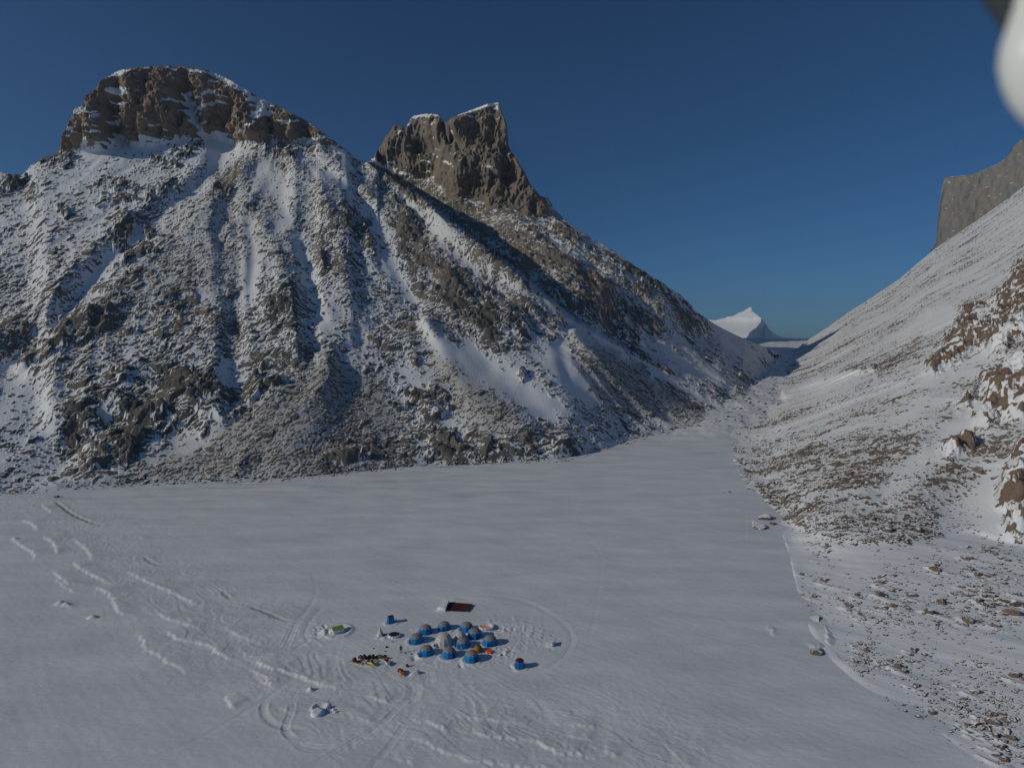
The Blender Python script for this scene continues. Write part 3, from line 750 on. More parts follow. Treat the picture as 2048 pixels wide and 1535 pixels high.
    Y = Y - near * (5 * c1 + 3.0 * c2 + 1.3 * perlin3(X / 9, Y / 9, Z / 14, 27) + .8 * perlin3(X / 4, Y / 4, Z / 5, 127))
    foot = samp(blur(poly([(1860, 520), (1900, 480), (1960, 460), (2060, 380), (2330, 250), (2330, 330), (1860, 560)], 3), 4), px, py)
    rr = 1.0 - .6 * foot * (perlin2(px / 14, py / 9, 28) > -.1) - 2.2 * np.maximum(0, perlin3(X / 12, Y / 12, Z / 2.6, 29) - .36)
    rr = rr - .9 * sstep(s, .99, 1) * (perlin2(px / 16, py, 33) > .1)
    tint = .40 + .35 * perlin3(X / 40, Y / 40, Z / 140, 30) + .30 * perlin3(X / 9, Y / 9, Z / 70, 31) + .22 * perlin3(X / 60, Y / 60, Z / 5, 32) + .2 * perlin3(X / 4, Y / 4, Z / 6, 34)
    nb = 10
    k = np.linspace(0, 1, nb + 1)[1:, None]
    Yb2 = Y[-1][None] + 400 * k; Xb = u[None] * Yb2; Zb = Z[-1][None] - 200 * k
    app = lambda A, B: np.concatenate([A, B], 0)
    M2 = terrain_material('grey_cliff', .5, rockA=(.225, .215, .20), rockB=(.25, .215, .18), rockC=(.185, .19, .195), soft=.12)
    grid_mesh('cliff', app(X, Xb), app(Y, Yb2), app(Z, Zb), M2, {'rock': app(np.clip(rr, 0, 1), np.repeat(rr[-1:].clip(0, 1), nb, 0)), 'tint': app(tint, np.repeat(tint[-1:], nb, 0))})
    print('right', time.time() - T0)
build_right()

# ------------------------------------------------------------------ far white peak beyond the pass
def build_far():
    sil = [(1340, 664), (1380, 648), (1421, 640), (1436, 639), (1452, 635), (1472, 629), (1488, 621), (1499, 614.5), (1502, 613.5), (1504, 622), (1512, 628), (1521, 634), (1527, 640), (1532, 648), (1537, 657), (1546, 666), (1558, 672), (1575, 676), (1620, 678), (1680, 679)]
    pxs = np.arange(1345, 1680, .8)
    u = px2ut(pxs, np.full_like(pxs, 650.))[0]
    tr = curve_ut(sil, u); tb = np.full_like(tr, -.012)
    s = np.linspace(0, 1, 110)[:, None]
    t = tb[None] + (tr - tb)[None] * s
    U = np.broadcast_to(u, t.shape); px, py = ut2px(U, t)
    arete = np.interp(py, [612, 622, 636, 645, 655, 665, 680], [1502, 1504, 1523, 1522, 1512, 1500, 1490])
    d = px - arete
    Y = 9000 + 40 * np.where(d < 0, -d * .55, d * 1.7) + (t - tb[None]) * 22000
    X = U * Y; Z = CAMZ + t * Y
    Z = Z + 14 * fbm2(X / 300, Y / 300, 4, 5)
    rock = sstep(d, 0, 3) * (.25 + .5 * perlin2(px / 5, py / 7, 9)) * sstep(678 - py, 4, 16) + .5 * np.exp(-(d / 2.0) ** 2) * (perlin2(px / 4, py / 4, 3) > 0)
    nb = 6; k = np.linspace(0, 1, nb + 1)[1:, None]
    app = lambda A, B: np.concatenate([A, B], 0)
    Yb = Y[-1][None] + 4000 * k; Xb = u[None] * Yb; Zb = Z[-1][None] - 900 * k
    M = terrain_material('far_snow', .02, rockA=(.3, .25, .22), rockB=(.34, .27, .22), rockC=(.25, .22, .2))
    grid_mesh('distant_mountain', app(X, Xb), app(Y, Yb), app(Z, Zb), M, {'rock': app(np.clip(rock, 0, .6), np.repeat(rock[-1:] * 0, nb, 0)), 'tint': np.full((110 + nb, len(u)), .5)})
build_far()

# ------------------------------------------------------------------ unseen ridge added behind the flank, shaped to shade the pass
def build_back():
    u = np.linspace(-.12, .40, 130); Yv = np.linspace(1240, 2000, 90)[:, None]
    tr = smooth1(curve_ut(SIL_L, u), 3)
    U = np.broadcast_to(u, (90, 130)); Y = np.broadcast_to(Yv, U.shape)
    crest = CAMZ + (tr[None] - .004 - .03 * sstep(-U, -.02, .02)) * Y
    prof = sstep(Y, 1260, 1400) * sstep(-Y, -1990, -1760) * sstep(.40 - U, 0, .03)
    Z = 10 + (crest - 10) * prof - 5 * np.abs(fbm2(U * Y / 90, Y / 90, 4, 400)) * prof
    M = terrain_material('shade_ridge_rock', .4)
    grid_mesh('unseen_shade_ridge', U * Y, Y, Z, M, {'rock': np.clip(.5 + perlin2(U * Y / 20, Y / 30, 401), 0, 1), 'tint': np.full(U.shape, .4), 'dust': np.zeros(U.shape)})
build_back()
# ================================================================== THE FROZEN LAKE: drifts, tracks, pits
HX0, HX1, HY0, HY1, HR = -235.0, 190.0, 55.0, 335.0, .2
_hx = np.arange(HX0, HX1, HR, dtype=f32); _hy = np.arange(HY0, HY1, HR, dtype=f32)
HG = np.zeros((len(_hy), len(_hx)), f32)      # metres of snow above the lake level
HD = np.zeros_like(HG)                        # wind-blown grit, and a darker tone in the grooves

def window(x0, x1, y0, y1):
    i0 = max(0, int((x0 - HX0) / HR)); i1 = min(len(_hx), int((x1 - HX0) / HR) + 2)
    j0 = max(0, int((y0 - HY0) / HR)); j1 = min(len(_hy), int((y1 - HY0) / HR) + 2)
    return slice(j0, j1), slice(i0, i1)

def smooth_pts(pts, n=6):
    """Catmull-Rom through points taken from image pixels"""
    p = np.array(pts, float)
    if len(p) < 3: return p
    q = np.vstack([2 * p[0] - p[1], p, 2 * p[-1] - p[-2]])
    out = []
    for i in range(1, len(q) - 2):
        for k in range(n):
            t = k / n
            out.append(.5 * ((2 * q[i]) + (-q[i - 1] + q[i + 1]) * t + (2 * q[i - 1] - 5 * q[i] + 4 * q[i + 1] - q[i + 2]) * t * t + (-q[i - 1] + 3 * q[i] - 3 * q[i + 1] + q[i + 2]) * t ** 3))
    out.append(p[-1])
    return np.array(out)

def along(ptspx, n=6):
    X, Y = lake_xy([p[0] for p in ptspx], [p[1] for p in ptspx])
    return smooth_pts(np.stack([X, Y], 1), n)

def field(P, reach):
    """signed distance (positive left of travel), distance along and window for a line in metres"""
    sy, sx = window(P[:, 0].min() - reach, P[:, 0].max() + reach, P[:, 1].min() - reach, P[:, 1].max() + reach)
    gx, gy = np.meshgrid(_hx[sx], _hy[sy])
    best = np.full(gx.shape, 1e3, f32); al = np.zeros(gx.shape, f32); L = 0.0
    for a, b in zip(P[:-1], P[1:]):
        d = b - a; l2 = float(d @ d) + 1e-9; l = math.sqrt(l2)
        wy, wx = window(min(a[0], b[0]) - reach, max(a[0], b[0]) + reach, min(a[1], b[1]) - reach, max(a[1], b[1]) + reach)
        wy = slice(max(0, wy.start - sy.start), max(0, wy.stop - sy.start)); wx = slice(max(0, wx.start - sx.start), max(0, wx.stop - sx.start))
        hx = gx[wy, wx]; hy = gy[wy, wx]
        if hx.size == 0: L += l; continue
        q = np.clip(((hx - a[0]) * d[0] + (hy - a[1]) * d[1]) / l2, 0, 1)
        ex = hx - a[0] - q * d[0]; ey = hy - a[1] - q * d[1]
        dist = np.sqrt(ex * ex + ey * ey) * np.where(d[0] * ey - d[1] * ex >= 0, 1, -1)
        m = np.abs(dist) < np.abs(best[wy, wx])
        best[wy, wx] = np.where(m, dist, best[wy, wx]); al[wy, wx] = np.where(m, L + q * l, al[wy, wx])
        L += l
    return sy, sx, best, al, L

def drift(ptspx, h, w=2.5, tail=7.0, flip=1):
    """a wind-cut step: sharp lip on one side, long tail on the other"""
    P = along(ptspx)
    sy, sx, d, al, L = field(P, tail * 1.3)
    wob = .55 * perlin2(al / 2.3 + P[0, 0], d * 0, 3) + .35 * perlin2(al / .9 + P[0, 1], d * 0, 4)
    d = (d + wob) * flip
    env = sstep(al, 0, L * .18 + .5) * sstep(L - al, 0, L * .25 + .5)
    hh = h * (.65 + .5 * perlin2(al / 5, d * 0, 9))
    h = h * .40 * (.25 + .75 * sstep(perlin2(al / 7 + 3, d * 0, 8), -.35, .15))
    prof = np.where(d < 0, np.exp(-(d / (w * .13)) ** 2), np.exp(-np.abs(d / (tail * .5)) ** 1.5))
    inside = np.abs(d) < tail * 1.2
    HG[sy, sx] += np.where(inside, env * hh * prof, 0)

def trackline(ptspx, depth=.10, gauge=.46, w=.19, n=6, churn=.03):
    depth *= .58
    P = along(ptspx, n)
    sy, sx, d, al, L = field(P, 1.6)
    g = 0
    for o in (-gauge, 0, gauge):
        g = g - np.exp(-((d - o) / (w if o else w * 1.3)) ** 2) + .55 * np.exp(-((d - o * 1.75 - (.0 if o else .0)) / .2) ** 2) * (o != 0)
    env = sstep(al, 0, 2) * sstep(L - al, 0, 2) * (.55 + .6 * np.abs(perlin2(al / 6, d * 0, 17)))
    HG[sy, sx] += np.where(np.abs(d) < 1.5, depth * env * g, 0)

def groove(ptspx, depth, w, darken=.0):
    P = along(ptspx)
    sy, sx, d, al, L = field(P, w * 5)
    d = d + .4 * perlin2(al / 3, d * 0, 5)
    env = sstep(al, 0, L * .1 + 1) * sstep(L - al, 0, L * .35 + 1)
    HG[sy, sx] += np.where(np.abs(d) < w * 4, env * depth * (-np.exp(-(d / w) ** 2) + .35 * np.exp(-((d - 1.8 * w) / w) ** 2)), 0)
    HD[sy, sx] = np.maximum(HD[sy, sx], np.where(np.abs(d) < w * 3, env * darken * np.exp(-(d / w) ** 2), 0))

def bump(px, py, rx, ry, h, p=2.0, ang=0.0, ref=None):
    X, Y = lake_xy(px, py) if ref is None else ref
    r = max(rx, ry) * 2.2
    sy, sx = window(X - r, X + r, Y - r, Y + r)
    gx, gy = np.meshgrid(_hx[sx] - X, _hy[sy] - Y)
    ca, sa = math.cos(ang), math.sin(ang)
    a = (gx * ca + gy * sa) / rx; b = (-gx * sa + gy * ca) / ry
    HG[sy, sx] += (h * np.exp(-(a * a + b * b) ** (p / 2))).astype(f32)

def ring(X, Y, r, h, w=.35, gap=None, rough=.4):
    R_ = r + 2
    sy, sx = window(X - R_, X + R_, Y - R_, Y + R_)
    gx, gy = np.meshgrid(_hx[sx] - X, _hy[sy] - Y)
    d = np.sqrt(gx * gx + gy * gy) - r
    an = np.arctan2(gy, gx)
    k = 1 + rough * perlin2(an * 2.5 + X, d * 0 + Y, 31)
    HG[sy, sx] += (h * k * np.exp(-(d / w) ** 2)).astype(f32)

gx, gy = np.meshgrid(_hx, _hy)
wa = gx * .78 - gy * .63; wb = gx * .63 + gy * .78      # along and across the wind
HG += .22 * fbm2(gx / 45, gy / 45, 3, 100) + .045 * perlin2(wb / 5.5, wa / 17, 104) + .018 * perlin2(wb / 1.3, wa / 6, 105) + .012 * perlin2(gx / 1.1, gy / 1.1, 106)
# the belt of sastrugi from the far left bank to the near right
belt = np.zeros_like(HG)
for pts, wd in (([(30, 1000), (180, 1060), (330, 1180), (520, 1290), (760, 1390), (1000, 1440), (1300, 1500)], 16), ([(120, 1010), (300, 1120), (520, 1230), (600, 1280)], 9)):
    P = along(pts); sy, sx, d, al, L = field(P, wd * 2)
    belt[sy, sx] = np.maximum(belt[sy, sx], np.exp(-(d / wd) ** 2) * (np.abs(d) < wd * 1.9))
def lips(L, st, seed, th):
    n = perlin2(wb / L + .35 * perlin2(gx / 14, gy / 14, seed + 5), wa / st, seed)
    fr = n * 2.2 % 1.0                                   # saw-tooth: long back, sharp lip
    return np.where(fr < .82, fr / .82, (1 - fr) / .18) * sstep(np.abs(perlin2(wb / (L * 1.6), wa / (st * .7), seed + 9)), th, th + .25)
rid = lips(5.0, 14, 110, .1); rid2 = lips(2.2, 6, 130, .12)
HG += belt * (.09 * rid + .055 * rid2 + .03 * perlin2(gx / .8, gy / .8, 116)) + .010 * rid2 * (1 - belt)
del gx, gy, wa, wb, rid, rid2, belt

zA = lambda q: [(x / 2.67, 960 + y / 2.67) for x, y in q]
zB = lambda q: [(400 + x / 2.048, 1350 + y / 2.048) for x, y in q]
zC = lambda q: [(600 + x / 3.413, 1160 + y / 3.413) for x, y in q]
zD = lambda q: [(1450 + x / 2.87, 1000 + y / 2.87) for x, y in q]
for q, h in (([(660, 470), (740, 520), (850, 570), (960, 620), (1080, 680), (1140, 710)], .40), ([(500, 560), (570, 600), (610, 650), (630, 690), (660, 715), (750, 725)], .5),
             ([(860, 790), (960, 850), (1050, 865), (1130, 890), (1170, 920), (1250, 955), (1340, 950)], .45), ([(1330, 950), (1390, 980), (1470, 1010), (1560, 1030), (1660, 1070), (1800, 1110)], .5),
             ([(720, 800), (765, 850), (780, 895), (830, 925), (900, 970), (980, 1010), (1035, 1060)], .34), ([(1330, 1000), (1400, 1040), (1450, 1080), (1480, 1110)], .34),
             ([(1210, 1140), (1232, 1190), (1270, 1215)], .55), ([(270, 480), (340, 530), (370, 555), (500, 560)], .45), ([(60, 310), (130, 360), (190, 400), (160, 440)], .5),
             ([(220, 300), (280, 330), (306, 372), (290, 405)], .6), ([(370, 310), (430, 340), (480, 390), (490, 440)], .5), ([(110, 210), (180, 240), (200, 280)], .6), ([(380, 430), (430, 470), (520, 520), (600, 560)], .5),
             ([(830, 700), (900, 740), (1000, 770), (1080, 800)], .35), ([(1180, 770), (1280, 830), (1400, 870)], .3), ([(1260, 880), (1320, 930), (1400, 950)], .3), ([(640, 320), (690, 302), (800, 312)], .35), ([(220, 130), (290, 180)], .5), ([(290, 520), (380, 590), (480, 610)], .3)):
    drift(zA(q), h)
for q, h in (([(210, 0), (270, 25), (310, 55)], .3), ([(490, 30), (530, 44), (570, 66)], .3), ([(685, 78), (730, 98), (775, 122)], .45), ([(850, 180), (920, 190), (980, 210), (1030, 240)], .38), ([(1020, 150), (1100, 170), (1180, 180), (1290, 190), (1370, 215)], .3),
             ([(1050, 215), (1120, 235), (1200, 250), (1350, 265), (1430, 295), (1480, 320), (1560, 320), (1670, 365)], .42), ([(820, 235), (900, 265), (1000, 310), (1100, 345), (1200, 360), (1400, 375), (1560, 378)], .3), ([(1420, 190), (1540, 200), (1640, 215)], .28),
             ([(1500, 235), (1580, 260), (1620, 270)], .28), ([(1650, 315), (1690, 322), (1720, 335)], .38), ([(600, 150), (680, 185), (730, 190)], .25), ([(780, 310), (870, 360), (900, 379)], .25), ([(1930, 355), (2000, 365), (2040, 378)], .25), ([(2000, 280), (2048, 295), (2090, 310)], .25), ([(330, 135), (360, 145), (390, 165)], .25)):
    drift(zB(q), h)
# drifts behind the boulders of the right shore
for q, h in (([(550, 705), (575, 750), (590, 800), (600, 855)], .8), ([(490, 845), (540, 840), (585, 845)], .9), ([(590, 850), (650, 905), (720, 960)], .5), ([(230, 720), (265, 745), (282, 785)], .4), ([(265, 745), (300, 740)], .3)):
    drift(zD(q), h, 2.0, 3.0)
# scoured grooves, tinted darker along the bottom
for q, dp, w_, di in (([(290, 110), (330, 140), (370, 168), (440, 205), (520, 235), (610, 252)], .45, .55, 1.0), ([(1183, 590), (1200, 615), (1250, 645)], .2, .45, .8), ([(1320, 672), (1430, 708), (1500, 742), (1555, 770)], .2, .45, .8), ([(765, 408), (800, 432), (850, 455), (920, 462)], .2, .45, .7)):
    groove(zA(q), dp, w_, di)
for q in ([(430, 965), (520, 968), (600, 962), (640, 958)], [(380, 972), (470, 976), (560, 970)]):
    groove(q, .2, .8, .55)
groove([(1010, 927), (1080, 926), (1142, 922)], .5, .9, .2); drift([(990, 930), (1060, 929), (1144, 924)], .9, 2, 3)
# tracks
trackline(zB([(-200, 340), (0, 255), (60, 220), (150, 168), (235, 115), (275, 92), (360, 30)]))
trackline(zB([(285, 95), (262, 120), (268, 160), (300, 193), (350, 210), (440, 214)]), .22); trackline(zB([(270, 108), (256, 128), (260, 165), (292, 198), (350, 216), (430, 222)]), .16)
trackline(zB([(378, 100), (372, 150), (352, 200), (362, 240), (400, 268)]), .2); trackline(zB([(362, 195), (345, 215), (358, 243), (385, 262)]), .2)
trackline(zB([(385, 272), (420, 296), (480, 306), (560, 300)]), .2); trackline(zB([(400, 270), (430, 288), (490, 296), (560, 292)]), .16)
trackline(zB([(360, 420), (500, 345), (600, 290), (750, 190), (850, 92)]), .12); trackline(zB([(420, 405), (560, 330), (700, 240), (800, 150)]), .08)
trackline(zB([(680, 395), (720, 345), (760, 308), (850, 188)]), .12); trackline(zB([(696, 395), (735, 345), (770, 308)]), .1)
for k in range(5):
    trackline(zB([(842 + 11 * k, 28 - k), (862 + 9 * k, 55), (850 + 9 * k, 95), (812 + 9 * k, 118)]), .16, n=8)
for k in range(4):
    trackline(zC([(800 + 24 * k, 612), (842 + 18 * k, 640), (848 + 18 * k, 680), (815 + 20 * k, 720)]), .16, n=8)
oval = [(1050, 118), (1200, 97), (1400, 116), (1560, 152), (1700, 222), (1800, 292), (1858, 372), (1858, 432), (1808, 512), (1700, 592), (1560, 648), (1400, 688), (1200, 702), (1000, 718)]
trackline(zC(oval), .14); trackline(zC([(x * .985 + 10, y * .96 + 14) for x, y in oval]), .1)
trackline(zC([(1570, 230), (1545, 330), (1530, 420), (1515, 510)]), .1)
trackline(zC([(1040, 110), (900, 150), (780, 200), (700, 240)]), .05)
left = [(165, 178), (110, 235), (62, 300), (40, 370), (58, 410), (0, 440), (-60, 455)]
trackline(zC(left), .18, n=8); trackline(zC([(150, 175), (95, 230), (45, 300), (22, 370), (40, 415), (-20, 430)]), .14, n=8)
trackline(zC([(105, 120), (40, 215), (-20, 290), (-70, 400), (-110, 480)]), .14); trackline(zC([(90, 120), (22, 215), (-40, 290), (-95, 400), (-140, 460)]), .1)
trackline(zC([(80, -60), (105, 20), (105, 120)]), .06)
trackline(zC([(60, 410), (130, 450), (260, 470), (420, 480), (560, 470)]), .08); trackline(zC([(-100, 445), (50, 450), (180, 480), (330, 500)]), .1)
trackline(zC([(-320, 440), (-200, 460), (-60, 450), (60, 470)]), .1); trackline(zC([(200, 640), (240, 520), (270, 430), (280, 380)]), .08)
trackline([(1196, 1190), (1190, 1230), (1180, 1270)], .06); trackline([(1160, 1060), (1200, 1110), (1196, 1190)], .05); trackline([(1260, 1200), (1330, 1140), (1420, 1100), (1500, 1085)], .05)
trackline([(1390, 1010), (1440, 1006), (1485, 1016), (1490, 1060), (1480, 1085), (1400, 1105)], .07); trackline([(1050, 1050), (1150, 1090), (1290, 1140)], .05)
trackline(zA([(200, 845), (420, 850), (700, 835)]), .05); trackline(zA([(640, 660), (760, 655), (860, 690)]), .06); trackline(zA([(620, 690), (700, 700), (850, 730)]), .06)
# trampled, dug-over snow beside the camp
rs = np.random.RandomState(4)
for i in range(170):
    x = rs.normal(1500, 130); y = 300 + (x - 1300) * .22 + rs.normal(0, 38)
    if not (1280 < x < 1800): continue
    q = zC([(x, y)])[0]
    bump(q[0], q[1], .18 + .2 * rs.rand(), .14 + .16 * rs.rand(), rs.choice([.18, -.2, .14]), 2, rs.rand() * 3)
for i in range(60):
    x = rs.normal(1410, 60); y = 490 + rs.normal(0, 28); q = zC([(x, y)])[0]
    bump(q[0], q[1], .25, .2, rs.choice([.2, -.22]), 2)
for i in range(320):
    x = rs.uniform(640, 1420); y = rs.uniform(300, 600); q = zC([(x, y)])[0]
    bump(q[0], q[1], .25, .22, rs.choice([.07, -.09]), 2)
for i in range(60):
    x = rs.normal(160, 45); y = 345 + rs.normal(0, 25); q = zC([(x, y)])[0]
    bump(q[0], q[1], .35, .3, rs.choice([.2, -.2]), 2)
# lone heaps on the left and beside the pit
for q, r_, h in ((zA([(320, 660)])[0], 1.0, .8), (zA([(350, 668)])[0], .8, .6), (zA([(500, 735)])[0], .8, .7), (zA([(480, 738)])[0], .6, .4), (zA([(80, 316)])[0], .9, .7), (zC([(70, 745)])[0], .5, .5), (zA([(1660, 1120)])[0], .5, .4)):
    bump(q[0], q[1], r_, r_ * .8, h, 2.5)
drift(zA([(300, 655), (340, 660), (385, 685)]), .5, 1.6, 2.2)

LAKE_MAT = None
def ground_z(X, Y):
    gx = np.clip((np.asarray(X) - HX0) / HR, 0, HG.shape[1] - 1.01); gy = np.clip((np.asarray(Y) - HY0) / HR, 0, HG.shape[0] - 1.01)
    ix = gx.astype(np.int32); iy = gy.astype(np.int32); fx = (gx - ix); fy = (gy - iy)
    def s(m): return (m[iy, ix] * (1 - fx) + m[iy, ix + 1] * fx) * (1 - fy) + (m[iy + 1, ix] * (1 - fx) + m[iy + 1, ix + 1] * fx) * fy
    return s(HG), s(HD)
# ------------------------------------------------------------------ the camp: where everything stands (image pixels -> metres on the lake)
# kind, centre of the base
TENTS = [(851, 1265), (832.5, 1283), (888, 1257), (933, 1259), (949.6, 1273), (926, 1292), (980, 1287), (853, 1307), (898, 1311.5), (943, 1319)]
XY = lambda px, py: tuple(float(v) for v in lake_xy(px, py))
for i, p in enumerate(TENTS):
    X, Y = XY(*p)
    ring(X, Y, 2.1, .17, .30)
    bump(0, 0, 1.4, 1.4, -.10, 4, ref=(X, Y))
X, Y = XY(888, 1288); ring(X, Y, 2.4, .15, .3)
X, Y = XY(921, 1278); ring(X, Y, 1.75, .12, .3)
# kitchen pit under the maroon sheet, and the bank of dug snow round it
PIT = np.array(lake_xy([886, 900, 945, 934, 893], [1216, 1205, 1211, 1223.5, 1221])).T
X, Y = XY(886, 1220); bump(0, 0, 1.6, 1.0, .45, 3, .2, ref=(X, Y))
X, Y = XY(905, 1200); bump(0, 0, 2.2, .5, .35, 3, .1, ref=(X, Y))
# snow-walled spots
X, Y = XY(675, 1262); ring(X, Y, 3.3, .3, .6)
bump(0, 0, 1.8, 1.0, .5, 3, .8, ref=XY(656, 1263))
X, Y = XY(781.7, 1246); ring(X, Y, 1.5, .2, .3)
X, Y = XY(1039, 1332); ring(X, Y, 1.6, .22, .32)
groove([(1019, 1329), (1024, 1336), (1032, 1341)], .5, .3); groove([(764, 1242), (770, 1240)], .4, .25)
groove([(917, 1325), (921, 1332), (930, 1338)], .4, .3); groove([(838, 1303), (840, 1311), (846, 1317)], .4, .3)
groove([(822, 1309), (828, 1316), (824, 1324)], .35, .5); groove([(840, 1311), (832, 1318), (828, 1322)], .3, .5)
groove([(806, 1295), (809, 1300)], .3, .4)
# pit at the near edge of the camp
X, Y = XY(640, 1413); bump(0, 0, 1.0, .8, -.9, 4, ref=(X, Y)); ring(X + .1, Y, 1.5, .25, .3)
X, Y = XY(655, 1422); bump(0, 0, .9, .5, -.35, 3, ref=(X, Y))
X, Y = XY(833, 1347); bump(0, 0, .8, .55, .75, 3, .4, ref=(X, Y)); X, Y = XY(824, 1350); bump(0, 0, .55, .4, .45, 3, ref=(X, Y))
for p, r_, h in (((768, 1277), .7, .4), ((756, 1276), .6, .3), ((960, 1262), .7, .4), ((965, 1255), .5, .4), ((1007, 1262), .4, .3), ((1010, 1305), .5, .35), ((1014, 1302), .4, .3), ((1000, 1310), .35, .3), ((1105, 1283), .5, .3)):
    bump(p[0], p[1], r_, r_ * .8, h, 2.5)
# ================================================================== ground sheet (after every pit and bank has been dug)
def build_ground():
    pys = np.concatenate([np.arange(1880, 1560, -4), np.arange(1560, 860, -1.4), np.arange(860, 677.2, -1.6), [676.9, 676.5]])
    t = px2ut(0, pys)[1]
    Y = floor_Y(t)[:, None]
    pxs = np.arange(-360, 2420, 2.1)
    u = px2ut(pxs, np.full_like(pxs, 1150.))[0][None]
    X = u * Y; Yg = np.broadcast_to(Y, X.shape)
    Z0 = CAMZ + t[:, None] * Y
    lake = np.broadcast_to(sstep(Y, 330, 300), X.shape)
    h, d = ground_z(X, Yg)
    inb = sstep(X, HX0, HX0 + 20) * sstep(-X, -HX1, -HX1 + 20)
    wide = .22 * fbm2(X / 45, Yg / 45, 3, 100) + .05 * perlin2((X * .63 + Yg * .78) / 5.5, (X * .78 - Yg * .63) / 17, 104)
    Z = Z0 + lake * inb * h + (1 - lake * inb) * wide
    far = sstep(Yg, 380, 480)
    Z = Z + far * (2.6 * fbm2(X / 40, Yg / 70, 4, 140) + .5 * np.abs(perlin2(X / 4, Yg / 6, 141)))
    rock = far * np.clip(.5 + 2.2 * (.20 - (1 - cdf((perlin2(X / 7, Yg / 9, 142) + perlin2(X / 3, Yg / 3, 143)) * 1.6))), 0, 1) * sstep(-Yg, -1500, -1000)
    grit = lake * inb * d
    shore = np.exp(-((Yg - 285) / 40) ** 2) * sstep(-X, -60, 20) + .9 * np.exp(-((Yg - 385) / 40) ** 2)
    grit = np.maximum(grit, .30 * shore * sstep(fbm2(X / 26, Yg / 7, 4, 150), -.1, .9))
    nb = 14
    k = np.linspace(0, 1, nb + 1)[1:, None] ** 2
    Yb = Y[-1] + 30000 * k; Xb = u * Yb; Zb = np.broadcast_to((CAMZ + t[-1] * Y[-1]) - 130 * np.minimum(1, k * 60), Xb.shape)
    app = lambda A, B: np.concatenate([A, B], 0)
    m, nt, b = mat('wind_packed_snow')
    tc = N(nt, 'ShaderNodeTexCoord').outputs['Object']
    g = N(nt, 'ShaderNodeAttribute', attribute_name='grit').outputs['Fac']
    rk = N(nt, 'ShaderNodeAttribute', attribute_name='rock').outputs['Fac']
    mp = N(nt, 'ShaderNodeMapping'); mp.inputs['Rotation'].default_value = (0, 0, math.radians(39)); mp.inputs['Scale'].default_value = (.25, 1, 1)
    nt.links.new(tc, mp.inputs['Vector'])
    n1 = noise_tex(nt, mp.outputs[0], .12, 5, .6); n2 = noise_tex(nt, mp.outputs[0], 1.4, 5, .6); n3 = noise_tex(nt, tc, 3.5, 3, .6)
    sn = ramp(nt, n1, [(.28, (.64, .66, .69)), (.5, (.725, .745, .775)), (.74, (.83, .845, .865))])
    gf = mathn(nt, 'MULTIPLY', g, mathn(nt, 'MULTIPLY_ADD', n2, 1.4, .1), clamp=True)
    c = mixc(nt, gf, sn, (.20, .19, .18))
    rf = N(nt, 'ShaderNodeMapRange', interpolation_type='SMOOTHSTEP'); rf.inputs['From Min'].default_value = .4; rf.inputs['From Max'].default_value = .6
    nt.links.new(mathn(nt, 'ADD', rk, mathn(nt, 'MULTIPLY', mathn(nt, 'SUBTRACT', n3, .5), .4)), rf.inputs['Value'])
    c = mixc(nt, rf.outputs[0], c, (.15, .13, .115))
    nt.links.new(c, b.inputs['Base Color']); b.inputs['Roughness'].default_value = .65; b.inputs['Specular IOR Level'].default_value = .25
    bp = N(nt, 'ShaderNodeBump'); bp.inputs['Distance'].default_value = .12; bp.inputs['Strength'].default_value = .6
    nt.links.new(mathn(nt, 'ADD', n2, mathn(nt, 'MULTIPLY', n3, .25)), bp.inputs['Height']); nt.links.new(bp.outputs[0], b.inputs['Normal'])
    grid_mesh('ground', app(X, Xb), app(Yg, np.broadcast_to(Yb, Xb.shape)), app(Z, Zb), m, {'rock': app(rock, Xb * 0), 'grit': app(grit, Xb * 0)})
    # the rest of the country, out to the horizon
    me = bpy.data.meshes.new('snowfield'); s = 60000
    me.from_pydata([(-s, -s, -40), (s, -s, -40), (s, s, -40), (-s, s, -40)], [], [(0, 1, 2, 3)])
    me.materials.append(m); o = bpy.data.objects.new('snow_plain', me); bpy.context.scene.collection.objects.link(o); o['kind'] = 'structure'
    print('ground', time.time() - T0)
build_ground()
# ================================================================== THINGS
col = bpy.context.scene.collection
bpy.context.view_layer.update()
DG = bpy.context.evaluated_depsgraph_get()

def hit_down(X, Y, top=200.0):
    ok, p, n, i, o, m = bpy.context.scene.ray_cast(DG, Vector((X, Y, top)), Vector((0, 0, -1)))
    return (p, n) if ok else (Vector((X, Y, 0)), Vector((0, 0, 1)))

def hit_px(px, py):
    u, t = px2ut(px, py)
    d = Vector((float(u), 1.0, float(t))).normalized()
    ok, p, n, i, o, m = bpy.context.scene.ray_cast(DG, Vector((0, 0, CAMZ)), d)
    return (p, n, o.name) if ok else (None, None, None)

